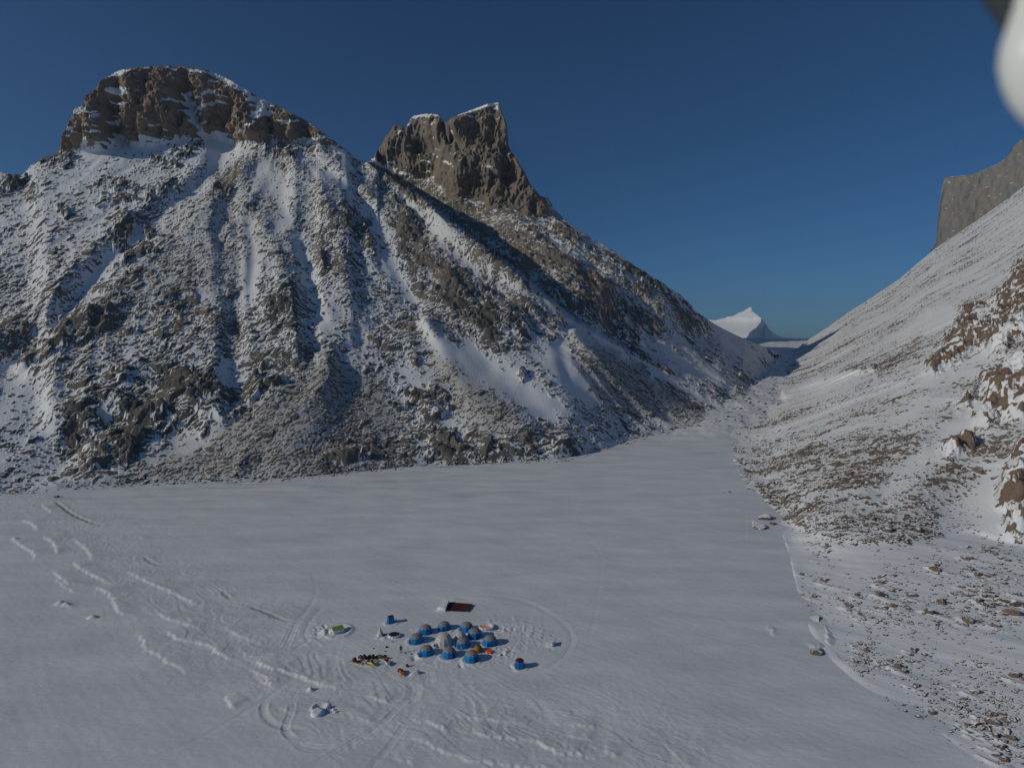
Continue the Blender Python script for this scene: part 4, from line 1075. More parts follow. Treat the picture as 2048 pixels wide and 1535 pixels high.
class MB:
    """collects shapes and links them as one mesh object"""
    def __init__(s): s.v = []; s.f = []
    def add(s, vs, fs):
        o = len(s.v); s.v += [tuple(p) for p in vs]; s.f += [tuple(i + o for i in f) for f in fs]; return s
    def box(s, c, d, rz=0, top=1.0, rx=0, ry=0):
        x, y, z = d[0] / 2, d[1] / 2, d[2] / 2
        M = Matrix.Translation(c) @ Matrix.Rotation(rz, 4, 'Z') @ Matrix.Rotation(ry, 4, 'Y') @ Matrix.Rotation(rx, 4, 'X')
        vs = [(-x, -y, -z), (x, -y, -z), (x, y, -z), (-x, y, -z), (-x * top, -y * top, z), (x * top, -y * top, z), (x * top, y * top, z), (-x * top, y * top, z)]
        return s.add([M @ Vector(p) for p in vs], [(3, 2, 1, 0), (4, 5, 6, 7), (0, 1, 5, 4), (1, 2, 6, 5), (2, 3, 7, 6), (3, 0, 4, 7)])
    def tube(s, p, q, r0, r1=None, n=8):
        r1 = r0 if r1 is None else r1
        p = Vector(p); q = Vector(q); d = (q - p).normalized()
        a = d.orthogonal().normalized(); b = d.cross(a)
        vs = [p + (a * math.cos(k * 2 * math.pi / n) + b * math.sin(k * 2 * math.pi / n)) * r0 for k in range(n)] + [q + (a * math.cos(k * 2 * math.pi / n) + b * math.sin(k * 2 * math.pi / n)) * r1 for k in range(n)]
        fs = [(k, (k + 1) % n, n + (k + 1) % n, n + k) for k in range(n)] + [tuple(range(n - 1, -1, -1)), tuple(range(n, 2 * n))]
        return s.add(vs, fs)
    def lathe(s, prof, n, ph=0, c=(0, 0, 0), sx=1, sy=1, jit=0, rnd=None, close=True):
        vs = []; fs = []
        for r, z in prof:
            for k in range(n):
                an = ph + k * 2 * math.pi / n
                j = 1 + (rnd.uniform(-jit, jit) if jit else 0)
                vs.append((c[0] + sx * r * j * math.cos(an), c[1] + sy * r * j * math.sin(an), c[2] + z))
        for i in range(len(prof) - 1):
            for k in range(n):
                fs.append((i * n + k, i * n + (k + 1) % n, (i + 1) * n + (k + 1) % n, (i + 1) * n + k))
        if close: fs.append(tuple(range((len(prof) - 1) * n, len(prof) * n)))
        return s.add(vs, fs)
    def build(s, name, m, parent=None, smooth=False, bevel=0.0):
        me = bpy.data.meshes.new(name); me.from_pydata(s.v, [], s.f)
        if bevel or smooth:
            bm = bmesh.new(); bm.from_mesh(me)
            if bevel:
                bmesh.ops.bevel(bm, geom=[e for e in bm.edges], offset=bevel, segments=2, profile=.6, affect='EDGES')
            for f in bm.faces: f.smooth = smooth
            bm.normal_update(); bm.to_mesh(me); bm.free()
        me.update(); me.materials.append(m)
        o = bpy.data.objects.new(name, me); col.objects.link(o)
        if parent: o.parent = parent
        return o

def tag(o, label, cat, group=None):
    o['label'] = label; o['category'] = cat
    if group: o['group'] = group
    return o
def thing(name, label, cat, loc, rz=0, group=None):
    o = bpy.data.objects.new(name, None); col.objects.link(o)
    o.empty_display_size = .5; o.location = loc; o.rotation_euler = (0, 0, rz)
    return tag(o, label, cat, group)
def copy_tree(o, parent=None):
    c = o.copy(); col.objects.link(c)
    if parent is not None: c.parent = parent
    for ch in [k for k in col.objects if k.parent == o]: copy_tree(ch, c)
    return c
def spot(px, py, sink=.05):
    X, Y = XY(px, py); p, n = hit_down(X, Y)
    return Vector((X, Y, p.z - sink))

def plain(name, c, rough=.6, var=.25, scale=6, spec=.3, bump=0.0, bscale=20):
    m, nt, b = mat(name)
    tc = N(nt, 'ShaderNodeTexCoord').outputs['Object']
    n = noise_tex(nt, tc, scale, 4, .6)
    lo = tuple(x * (1 - var) for x in c); hi = tuple(min(1, x * (1 + var)) for x in c)
    nt.links.new(ramp(nt, n, [(.3, lo), (.7, hi)]), b.inputs['Base Color'])
    b.inputs['Roughness'].default_value = rough; b.inputs['Specular IOR Level'].default_value = spec
    if bump:
        bp = N(nt, 'ShaderNodeBump'); bp.inputs['Distance'].default_value = bump
        nt.links.new(noise_tex(nt, tc, bscale, 3, .6), bp.inputs['Height']); nt.links.new(bp.outputs[0], b.inputs['Normal'])
    return m
M_BLUE = plain('blue_nylon', (.003, .20, .50), .55, .15, 3, bump=.01, bscale=6)
M_DBLUE = plain('dark_blue_nylon', (.008, .06, .20), .6)
M_GREY = plain('grey_nylon', (.27, .255, .255), .6, .10, 2.5)
M_WHITE = plain('white_canvas', (.58, .57, .55), .7, .07, 2)
M_OCHRE = plain('ochre_nylon', (.36, .16, .022), .55, .25, 2)
M_ORANGE = plain('orange_nylon', (.75, .13, .03), .5, .3, 3)
M_RED = plain('red_paint', (.38, .02, .02), .4, .2)
M_DRED = plain('dark_red_fabric', (.10, .012, .016), .7, .3, 2, bump=.05, bscale=2)
M_MAROON = plain('maroon_sheet', (.075, .018, .018), .7, .35, 1.2, bump=.08, bscale=1.5)
M_GREEN = plain('green_sheet', (.30, .36, .06), .6, .15)
M_BLACK = plain('black_plastic', (.018, .018, .02), .5, .3)
M_DARK = plain('dark_cloth', (.022, .02, .026), .8, .3, 10)
M_BROWN = plain('brown_hide', (.10, .052, .026), .85, .4, 6)
M_WOOD = plain('pale_wood', (.50, .42, .25), .7, .15, 8)
M_YELLOW = plain('yellow_plastic', (.62, .50, .10), .4, .15)
M_SNOWB = plain('cut_snow', (.80, .82, .85), .75, .04, 1.5, bump=.08, bscale=5)
M_SKIN = plain('skin', (.42, .24, .16), .6, .1)
M_STEEL = plain('grey_metal', (.30, .30, .31), .4, .15)
M_GLASS = plain('smoked_plastic', (.05, .05, .06), .15, .1, spec=.5)
M_OLIVE = plain('olive_canvas', (.085, .085, .05), .8, .3)

# ------------------------------------------------------------------ blue and grey dome tents
def dome_tent(rnd):
    t = thing('dome_tent', 'x', 'tent', (0, 0, 0))
    n = 10
    MB().lathe([(1.54, -.15), (1.60, .25), (1.60, .95), (1.44, 1.50)], n, .1, close=False).build('wall', M_BLUE, t)
    MB().lathe([(1.455, 1.48), (1.08, 1.82), (.58, 2.02), (.18, 2.07)], n, .1).build('roof', M_GREY, t)
    # arched doorway panel on one face, a little proud of the wall
    d = MB(); a0 = .1 + math.pi / n
    for k, (hw, z0, z1) in enumerate(((.42, .0, .6), (.37, .6, .98), (.25, .98, 1.14))):
        r0 = 1.575 if k == 0 else 1.555 if k == 1 else 1.49
        d.box((r0 * math.cos(a0), r0 * math.sin(a0), (z0 + z1) / 2), (.05, 2 * hw, z1 - z0), a0, rx=0, ry=-.02 if k == 0 else -.10)
    d.build('door', M_DBLUE, t)
    v = MB(); v.box((0, 0, 2.09), (.22, .22, .08), .4, .7); v.build('vent_cap', M_GREY, t)
    return t
rnd = random.Random(3)
tent0 = dome_tent(rnd)
TL = ['blue dome tent with grey top, half hidden behind the westernmost tent of the ring',
      'blue dome tent with grey top, nearest the black covered snow pit',
      'blue dome tent with grey top, just below the maroon sheeted kitchen pit',
      'blue dome tent with grey top, behind the smaller white dome',
      'blue dome tent with grey top, between small white dome and snow walled orange tent',
      'blue dome tent with grey top and pale door flap, touching the smaller white dome',
      'blue dome tent with grey top, above the ochre dome and the orange tarp',
      'blue dome tent with grey top, nearest the standing person',
      'blue dome tent with grey top, in front of the big white dome',
      'blue dome tent with grey top, its roof overlapped by the ochre dome behind']
TR = [3.6, 3.4, 4.4, 3.3, 4.8, 3.75, 4.2, 3.5, 5.2, 5.0]
for i, p in enumerate(TENTS):
    o = tent0 if i == 0 else copy_tree(tent0)
    o.location = spot(*p, .04); o.rotation_euler = (0, 0, TR[i]); s_ = .94 + .11 * rnd.random(); o.scale = (s_ * (.97 + .06 * rnd.random()), s_, s_ * (.95 + .1 * rnd.random()))
    tag(o, TL[i], 'tent', 'blue dome tents of the camp ring')
# pale flap on one of them
fl = MB(); fl.box((0, 0, 0), (.05, .42, .5), 0, .35)
flap = fl.build('door_flap', M_WHITE, [o for o in col.objects if o.get('label') == TL[5]][0]); flap.location = (1.57 * math.cos(.75), 1.57 * math.sin(.75), .72); flap.rotation_euler = (0, -.1, .75)

def white_dome(px, py, r, h, n, label, door_az):
    t = thing('dome_tent', label, 'tent', spot(px, py), 0, None)
    MB().lathe([(r, -.15), (r * 1.02, h * .22), (r * .97, h * .50), (r * .80, h * .76), (r * .46, h * .94), (r * .12, h)], n, .15).build('shell', M_WHITE, t)
    seam = MB()
    prof = [(r * 1.02, h * .22), (r * .97, h * .50), (r * .80, h * .76), (r * .46, h * .94), (.02, h * 1.005)]
    for k in range(n):
        an = .15 + k * 2 * math.pi / n
        for (r0, z0), (r1, z1) in zip(prof[:-1], prof[1:]):
            seam.tube((r0 * math.cos(an), r0 * math.sin(an), z0), (r1 * math.cos(an), r1 * math.sin(an), z1), .025, n=5)
    seam.build('seam_piping', M_GREY, t)
    c, s = math.cos(door_az), math.sin(door_az)
    tn = MB(); m = 7
    for a_, (d0, d1) in enumerate(((r * .80, r * 1.32),)):
        vs = []
        for d in (d0, d1):
            for k in range(m + 1):
                an = math.pi * k / m; vs.append((c * d - s * .50 * math.cos(an), s * d + c * .50 * math.cos(an), 1.0 * math.sin(an)))
        tn.add(vs, [(k, k + 1, m + 2 + k, m + 1 + k) for k in range(m)])
    tn.build('entrance', M_WHITE, t)
    dm = MB(); d = r * 1.20
    dm.add([(c * d - s * .46 * math.cos(math.pi * k / m), s * d + c * .46 * math.cos(math.pi * k / m), .94 * math.sin(math.pi * k / m)) for k in range(m + 1)], [tuple(range(m + 1))])
    dd = dm.build('door', M_DBLUE, t)
    return t
white_dome(888, 1288, 1.95, 2.55, 12, 'big white dome tent with a blue doorway at the middle of the camp', 3.85)
white_dome(921, 1280, 1.35, 2.1, 10, 'smaller white dome tent wedged between blue tents', 2.4)

# ------------------------------------------------------------------ other shelters
t = thing('dome_tent', 'small round ochre dome tent beside the crumpled orange tarp', 'tent', spot(956, 1302))
MB().lathe([(1.0, -.1), (1.06, .35), (.96, .85), (.66, 1.25), (.28, 1.44), (.05, 1.48)], 14).build('shell', M_OCHRE, t, smooth=True)
k_ = MB()
for a in (.3, 1.35, 2.4):
    pr = [(1.075 * math.cos(q) , 1.0 + 0 * q, 1.49 * math.sin(q)) for q in np.linspace(0, math.pi, 13)]
    for p, q in zip(pr[:-1], pr[1:]):
        k_.tube((p[0] * math.cos(a), p[0] * math.sin(a), p[2] + .01), (q[0] * math.cos(a), q[0] * math.sin(a), q[2] + .01), .018, n=5)
k_.build('pole', M_DARK, t)

def lumpy(name, m, size, seed, label=None, cat=None, loc=None, group=None, sub=3, rough=.28, parent=None, rz=0, flat=.25):
    bm = bmesh.new(); bmesh.ops.create_icosphere(bm, subdivisions=sub, radius=1)
    co = np.array([v.co[:] for v in bm.verts], f32)
    d = perlin3(co[:, 0] * 1.3 + seed, co[:, 1] * 1.3, co[:, 2] * 1.3, seed) + .6 * perlin3(co[:, 0] * 2.9, co[:, 1] * 2.9 + seed, co[:, 2] * 2.9, seed + 1) + .3 * perlin3(co[:, 0] * 6, co[:, 1] * 6 + seed, co[:, 2] * 6, seed + 2)
    for v, q in zip(bm.verts, d):
        v.co *= 1 + rough * float(q); v.co.z = max(v.co.z, -flat)
        v.co.x *= size[0] / 2; v.co.y *= size[1] / 2; v.co.z *= size[2] / (1 + flat)
        v.co.z += size[2] * flat / (1 + flat) - .05
    me = bpy.data.meshes.new(name); bm.to_mesh(me); bm.free(); me.materials.append(m)
    o = bpy.data.objects.new(name, me); col.objects.link(o)
    if loc is not None: o.location = loc
    o.rotation_euler = (0, 0, rz)
    if parent: o.parent = parent
    if label: tag(o, label, cat, group)
    return o
lumpy('tarp', M_ORANGE, (1.9, 1.1, .7), 5, 'crumpled orange and red tarp lying in the snow below a blue tent', 'tarp', spot(979, 1304), rough=.5, rz=-.3)

def block_wall(pts, h, w, seed, closed=False, m=M_SNOWB, lean=0.0):
    """a wall of cut snow blocks, two courses, following points in metres"""
    r = random.Random(seed); mb = MB()
    pts = [Vector((p[0], p[1], 0)) for p in pts]
    if closed: pts = pts + [pts[0]]
    for course in range(2):
        hh = h / 2
        for a, b in zip(pts[:-1], pts[1:]):
            L = (b - a).length; n = max(1, round(L / .62)); an = math.atan2(b.y - a.y, b.x - a.x)
            for k in range(n):
                c = a + (b - a) * ((k + .5) / n)
                top = hh * r.uniform(.85, 1.12) if course else hh
                mb.box((c.x + r.uniform(-.03, .03), c.y + r.uniform(-.03, .03), course * hh * .985 + top / 2 - .08), (L / n * r.uniform(.97, 1.04), w * r.uniform(.9, 1.1), top + (.003 if course else 0)), an + r.uniform(-.06, .06), r.uniform(.9, .98))
    return mb
# orange tent behind its ring of cut snow
c = spot(972, 1256)
o = block_wall([(1.75 * math.cos(a) , 1.35 * math.sin(a)) for a in np.linspace(2.55, 2.55 + 5.4, 13)], .85, .42, 4).build('snow_wall', M_SNOWB); o.location = c
tag(o, 'curved wall of snow blocks around the small orange tent', 'snow wall')
t = thing('ridge_tent', 'small orange tent pitched inside a curved snow wall', 'tent', c + Vector((0, 0, 0)), -.5)
MB().add([(-1.0, -.6, -.05), (1.0, -.6, -.05), (1.0, .6, -.05), (-1.0, .6, -.05), (-.85, 0, .80), (.0, 0, .70), (.85, 0, .78)], [(0, 1, 6, 5, 4), (2, 3, 4, 5, 6), (1, 2, 6), (3, 0, 4), (3, 2, 1, 0)]).build('flysheet', M_ORANGE, t)
MB().tube((-.86, 0, -.05), (-.86, 0, .86), .03).build('pole', M_DARK, t)
# toilet tents
def toilet(px, py, label, rz, peak, n, s=1.0):
    t = thing('toilet_tent', label, 'tent', spot(px, py), rz, 'lone blue toilet tents at the camp edge')
    r0, r1 = 1.08 * s, .92 * s
    MB().lathe([(r0, -.1), (r0 * .98, .5), (r1, 1.72 * s)], n, math.pi / n, close=False).build('wall', M_BLUE, t)
    MB().lathe([(r1 * 1.05, 1.69 * s), (r1 * .55, 1.74 * s + peak * .5), (.06, 1.75 * s + peak)], n, math.pi / n).build('roof', M_DRED, t)
    d = MB(); d.box((r0 * math.cos(math.pi / n) * .985, 0, .72 * s), (.05, .62 * s, 1.35 * s), 0, .92, ry=-.085); d.build('door', M_DBLUE, t)
    return t
toilet(1039, 1333, 'blue toilet tent with a peaked dark red roof, by the snowmobile loop', 3.9, .42, 6)
toilet(781.7, 1245.5, 'blue toilet tent with a flat dark roof, above the white cone tent', 3.6, .16, 4, .98)
# green roofed snow hut
c = spot(675, 1263); t = thing('snow_shelter', 'snow block shelter roofed with a green sheet', 'shelter', c, .62)
t['label'] = 'snow block shelter roofed with a green sheet'
block_wall([(-1.15, -.85), (1.15, -.85), (1.15, .85), (-1.15, .85)], 1.15, .42, 9, True).build('snow_wall', M_SNOWB, t)
MB().add([(-1.42, -1.12, 1.02), (1.30, -1.12, .98), (1.30, 0, 1.42), (-1.42, 0, 1.46), (1.30, 1.12, .98), (-1.42, 1.12, 1.02), (-1.42, -1.12, .97), (1.30, -1.12, .93), (1.30, 0, 1.37), (-1.42, 0, 1.41), (1.30, 1.12, .93), (-1.42, 1.12, .97)],
         [(0, 1, 2, 3), (3, 2, 4, 5), (6, 9, 8, 7), (9, 11, 10, 8), (0, 6, 7, 1), (5, 4, 10, 11), (1, 7, 8, 2), (2, 8, 10, 4), (0, 3, 9, 6), (3, 5, 11, 9)]).build('roof', M_GREEN, t)
MB().box((1.38, 0, .45), (.06, .8, .9), 0, .9).build('door', plain('shaded_wall_lilac', (.28, .28, .36), .7), t)  # added panel; the wall's grey-purple shade is put into its colour
lumpy('snow_heap', M_SNOWB, (1.7, 1.3, .95), 31, 'bright heap of shovelled snow against the green roofed shelter', 'snow heap', spot(663, 1265.5, .15), rough=.16)
# white cone tent
t = thing('tipi_tent', 'white cone tent between a toilet tent and the black covered pit', 'tent', spot(760.5, 1271))
MB().lathe([(.98, -.1), (.72, .45), (.42, 1.2), (.07, 2.25)], 12).build('canvas', M_WHITE, t)
MB().tube((0, 0, 1.9), (.05, 0, 2.42), .03).build('pole', M_WOOD, t)
MB().box((.66, -.30, .42), (.05, .4, .85), -.42, .55, ry=-.42).build('door', M_GREY, t)
o = MB().box((0, 0, .25), (.35, .3, .6), .3, .85).build('gear_bag', M_DARK); o.location = spot(768.5, 1271.5); tag(o, 'dark bag standing against the white cone tent', 'bag')
# black covered snow pit with a yellow bag
c = spot(788, 1273)
o = block_wall([(1.25 * math.cos(a), 1.0 * math.sin(a)) for a in np.linspace(0, 2 * math.pi, 13)[:-1]], .7, .4, 14, True).build('snow_wall', M_SNOWB); o.location = c
tag(o, 'round wall of snow blocks under a black sheet', 'snow wall')
sh = MB(); n = 12
sh.lathe([(1.28, .60), (1.22, .72), (.75, .78), (.1, .74)], n, .1, sy=.82, jit=.06, rnd=random.Random(5)); sh.lathe([(1.28, .60), (.1, .56)], n, .1, sy=.82)
o = sh.build('sheet', M_BLACK); o.location = c; tag(o, 'black sheet stretched over a round snow pit', 'sheet')
lumpy('bag', M_YELLOW, (.5, .4, .5), 8, 'yellow bag in front of the black covered pit', 'bag', spot(783.5, 1284), rough=.15)
o = MB().tube((0, 0, -.1), (.02, 0, 1.0), .03).build('shovel', M_DARK); o.location = spot(780.5, 1283.5); tag(o, 'dark shovel stuck upright beside the yellow bag', 'shovel')
# maroon sheet over the kitchen pit, and its snow wall
Pm = np.array(lake_xy([899.5, 945.5, 934, 891], [1206.5, 1210.5, 1224.5, 1222.5])).T
cz = float(np.mean([hit_down(float(p[0]), float(p[1]))[0].z for p in Pm])); cc = Pm.mean(0)
nx, ny = 15, 11; vs = []; fs = []
for j in range(ny):
    for i in range(nx):
        a, b = i / (nx - 1), j / (ny - 1)
        p = (Pm[0] * (1 - a) + Pm[1] * a) * (1 - b) + (Pm[3] * (1 - a) + Pm[2] * a) * b - cc
        sag = .16 * math.sin(math.pi * a) * math.sin(math.pi * b) + .05 * float(perlin2(np.array([a * 5]), np.array([b * 4]), 6)[0])
        vs.append((p[0], p[1], .36 - sag))
vs2 = [(x, y, z - .03) for x, y, z in vs]; N0 = len(vs)
for j in range(ny - 1):
    for i in range(nx - 1):
        q = (j * nx + i, (j + 1) * nx + i, (j + 1) * nx + i + 1, j * nx + i + 1); fs.append(q[::-1] if False else q); fs.append(tuple(N0 + k for k in q[::-1]))
t = thing('tarpaulin', 'large dark maroon sheet spread over the kitchen pit behind the tents', 'tarpaulin', (cc[0], cc[1], cz))
MB().add(vs + vs2, fs).build('sheet', M_MAROON, t, smooth=True)
for p in Pm:
    q = p - cc; MB().tube((q[0] * .985, q[1] * .985, -.2), (q[0] * .985, q[1] * .985, .42), .04).build('pole', M_WOOD, t)
o = block_wall([(Pm[3][0] - cc[0] - .35, Pm[3][1] - cc[1] - .3), (Pm[0][0] - cc[0] - .5, Pm[0][1] - cc[1] + .2)], 1.15, .7, 21).build('snow_wall', M_SNOWB); o.location = (cc[0], cc[1], cz - .1)
tag(o, 'straight snow block wall along the end of the maroon sheet', 'snow wall')
lumpy('snow_heap', M_SNOWB, (2.6, 1.3, .7), 33, 'bright heap of dug snow in front of the maroon sheet', 'snow heap', spot(884.5, 1220, .15), rough=.14, rz=-.25)
# wind wall of blocks
t = block_wall([(-.7, -.6), (.75, -.75), (.95, .55)], 1.05, .6, 41).build('snow_wall', M_SNOWB); t.location = spot(1098, 1288)
tag(t, 'short corner wall of snow blocks standing alone inside the track loop', 'snow wall')
# dug pit at the near side of the camp
c = spot(635, 1426.5)
mb = MB(); mb.lathe([(1.22, -.2), (1.2, .45), (1.08, .62), (.5, .58), (.05, .55)], 18, jit=.05, rnd=random.Random(8)); o = mb.build('snow_mound', M_SNOWB, smooth=True); o.location = c
tag(o, 'round flat topped snow mound in front of a dug pit', 'snow mound')
for k, (px, py, s_) in enumerate(((648, 1417, .62), (655, 1415, .8), (661, 1421, .5), (667, 1419, .6), (671, 1424, .5))):
    o = lumpy('snow_block', M_SNOWB, (s_ * 1.3, s_, s_ * .8), 50 + k, 'loose snow block thrown out beside the dug pit', 'snow block', spot(px, py), 'snow blocks beside the dug pit', 2, .2, rz=k)

# ------------------------------------------------------------------ snowmobiles and sledges
def snowmobile(c_hood, label, px, py, rz):
    t = thing('snowmobile', label, 'snowmobile', spot(px, py, .02), rz, 'parked snowmobiles')
    b = MB(); b.add([(1.25, -.30, .38), (1.25, .30, .38), (.95, .42, .40), (.95, -.42, .40), (.2, -.42, .42), (.2, .42, .42), (1.18, -.22, .52), (1.18, .22, .52), (.70, .34, .86), (.70, -.34, .86), (.25, -.34, .80), (.25, .34, .80), (-.9, -.34, .40), (-.9, .34, .40), (-.9, -.26, .52), (-.9, .26, .52)],
        [(0, 1, 7, 6), (1, 2, 8, 7), (3, 0, 6, 9), (6, 7, 8, 9), (9, 8, 11, 10), (2, 5, 11, 8), (4, 3, 9, 10), (10, 11, 15, 14), (5, 13, 15, 11), (12, 4, 10, 14), (13, 12, 14, 15), (0, 3, 2, 1), (3, 4, 5, 2), (4, 12, 13, 5)])
    b.build('hood', c_hood, t, bevel=.03)
    MB().box((-.42, 0, .62), (1.15, .36, .26), 0, .85).build('seat', M_BLACK, t, bevel=.04)
    MB().add([(.62, -.32, .84), (.62, .32, .84), (.38, -.22, 1.22), (.38, .22, 1.22), (.59, -.32, .84), (.59, .32, .84), (.35, -.22, 1.22), (.35, .22, 1.22)], [(0, 1, 3, 2), (5, 4, 6, 7), (0, 2, 6, 4), (1, 5, 7, 3), (2, 3, 7, 6), (0, 4, 5, 1)]).build('windshield', M_GLASS, t)
    hb = MB(); hb.tube((.22, 0, .8), (.15, 0, 1.05), .03); hb.tube((.12, -.36, 1.06), (.12, .36, 1.06), .02); hb.build('handlebar', M_BLACK, t)
    tr = MB(); pr = [(-1.3, .22), (-1.18, .42), (-.2, .40), (.1, .2), (.0, .02), (-1.15, .02)]
    tr.add([(x, -.2, z) for x, z in pr] + [(x, .2, z) for x, z in pr], [tuple(range(5, -1, -1)), tuple(range(6, 12))] + [(k, (k + 1) % 6, 6 + (k + 1) % 6, 6 + k) for k in range(6)])
    tr.build('track', M_BLACK, t)
    for s in (-1, 1):
        k = MB(); k.box((.95, s * .45, .04), (1.0, .13, .05)); k.add([(1.45, s * .45 - .065, .02), (1.45, s * .45 + .065, .02), (1.62, s * .45 - .03, .2), (1.62, s * .45 + .03, .2), (1.44, s * .45 - .065, .07), (1.44, s * .45 + .065, .07)], [(0, 2, 3, 1), (4, 5, 3, 2), (0, 4, 2), (1, 3, 5)])
        k.tube((.95, s * .45, .06), (.8, s * .3, .42), .03); k.build('ski', M_STEEL, t)
    return t
def sledge(label, px, py, rz, L=3.2):
    t = thing('cargo_sledge', label, 'sledge', spot(px, py, .02), rz, 'wooden cargo sledges')
    for s in (-1, 1):
        r = MB(); r.box((0, s * .38, .10), (L, .06, .18)); r.add([(L / 2, s * .38 - .03, .01), (L / 2, s * .38 + .03, .01), (L / 2 + .35, s * .38 - .03, .3), (L / 2 + .35, s * .38 + .03, .3), (L / 2, s * .38 - .03, .19), (L / 2, s * .38 + .03, .19)], [(0, 2, 3, 1), (4, 5, 3, 2), (0, 4, 2), (1, 3, 5)])
        r.build('runner', M_WOOD, t)
    d = MB(); n = int(L / .22)
    for k in range(n): d.box((-L / 2 + (k + .5) * L / n, 0, .215), (L / n * .72, .95, .045))
    d.build('deck', M_WOOD, t)
    return t
def on(t, dx, dy, z):
    """a point on the deck of a sledge"""
    return t.location + Matrix.Rotation(t.rotation_euler.z, 3, 'Z') @ Vector((dx, dy, z))
s1 = sledge('pale wooden sledge at the end of the gear park, carrying a brown bale', 714, 1325, -.42)
lumpy('bale', M_BROWN, (1.0, .9, .95), 61, 'tall dark brown bale on the outermost pale sledge', 'bale', on(s1, -.75, .1, .2), rough=.2)
lumpy('gear_bag', M_DARK, (.9, .6, .45), 62, 'dark bag lashed on the outermost pale sledge', 'bag', on(s1, .3, .05, .2), rough=.2)
snowmobile(plain('dark_maroon_hood', (.10, .02, .025), .35), 'dark maroon snowmobile parked between the two pale sledges', 726, 1318, -.5)
s2 = sledge('pale wooden sledge in the middle of the gear park, under two brown bales', 745, 1319, -.62, 3.4)
lumpy('bale', M_BROWN, (.9, .8, .75), 63, 'rounded brown bale at the tail of the middle sledge', 'bale', on(s2, -1.0, .0, .2), rough=.22)
lumpy('bale', M_DARK, (1.0, .9, .9), 64, 'near black bale on the middle sledge', 'bale', on(s2, -.15, .3, .2), rough=.22)
snowmobile(M_YELLOW, 'snowmobile with a yellow hood at the front of the gear park', 741, 1330, -.55)
snowmobile(plain('white_paint', (.6, .62, .58), .4), 'snowmobile with a pale hood at the end of the gear park', 773, 1327.5, -.95)
s3 = sledge('loaded sledge behind the pale hooded snowmobile, its deck under dark canvas', 762, 1316, -.30, 3.0)
lumpy('canvas_cover', M_OLIVE, (2.2, .95, .55), 65, 'dark canvas cover over a sledge load', 'cover', on(s3, -.2, 0, .2), rough=.2, rz=-.3)
lumpy('gear_bag', M_RED, (.75, .55, .55), 66, 'bright red bag beside the dark canvas sledge load', 'bag', spot(776.5, 1317), rough=.2)
lumpy('gear_bag', plain('dull_red_cloth', (.16, .02, .025), .7), (.9, .5, .4), 67, 'dull red bag lying behind the dark canvas cover', 'bag', spot(769, 1312), rough=.2, rz=.4)
o = MB().box((0, 0, .22), (.5, .35, .44), .3).build('fuel_can', M_RED, bevel=.03); o.location = spot(769.5, 1324.5); tag(o, 'red fuel can beside the pale hooded snowmobile', 'fuel can')
lumpy('gear_bag', M_DARK, (.7, .5, .5), 68, 'dark bag in the gear park beside the near black bale', 'bag', spot(753, 1314.5), rough=.2)
lumpy('gear_bag', plain('plum_cloth', (.14, .012, .04), .7), (.85, .5, .75), 69, 'plum red bag alone in front of the nearest tents', 'bag', spot(814.5, 1333), rough=.25, rz=-.7)
snowmobile(M_ORANGE, 'orange snowmobile standing alone below the gear park', 803, 1347.5, -1.2)
lumpy('gear_bag', M_BROWN, (.7, .6, .85), 70, 'dark brown bag behind the orange snowmobile', 'bag', spot(798.5, 1343), rough=.2)
for k, (px, py, s_, lb) in enumerate(((811.5, 1306, .5, 'small dark bag on the snow right by the standing person'), (822.5, 1307.5, .5, 'small dark bag between the standing person and the nearest blue tent'), (773, 1294, .75, 'flat dark bag behind the gear park, near the yellow bag'), (770.5, 1302.5, .5, 'dark green bag just behind the gear park'), (747, 1297, .5, 'olive bag lying farthest out behind the gear park'))):
    if k == 0: lb = 'small dark bag at the feet of the standing person'
    lumpy('gear_bag', M_DARK if k != 4 else M_OLIVE, (s_, s_ * .6, s_ * .55), 80 + k, lb, 'bag', spot(px, py), rough=.2, rz=k)

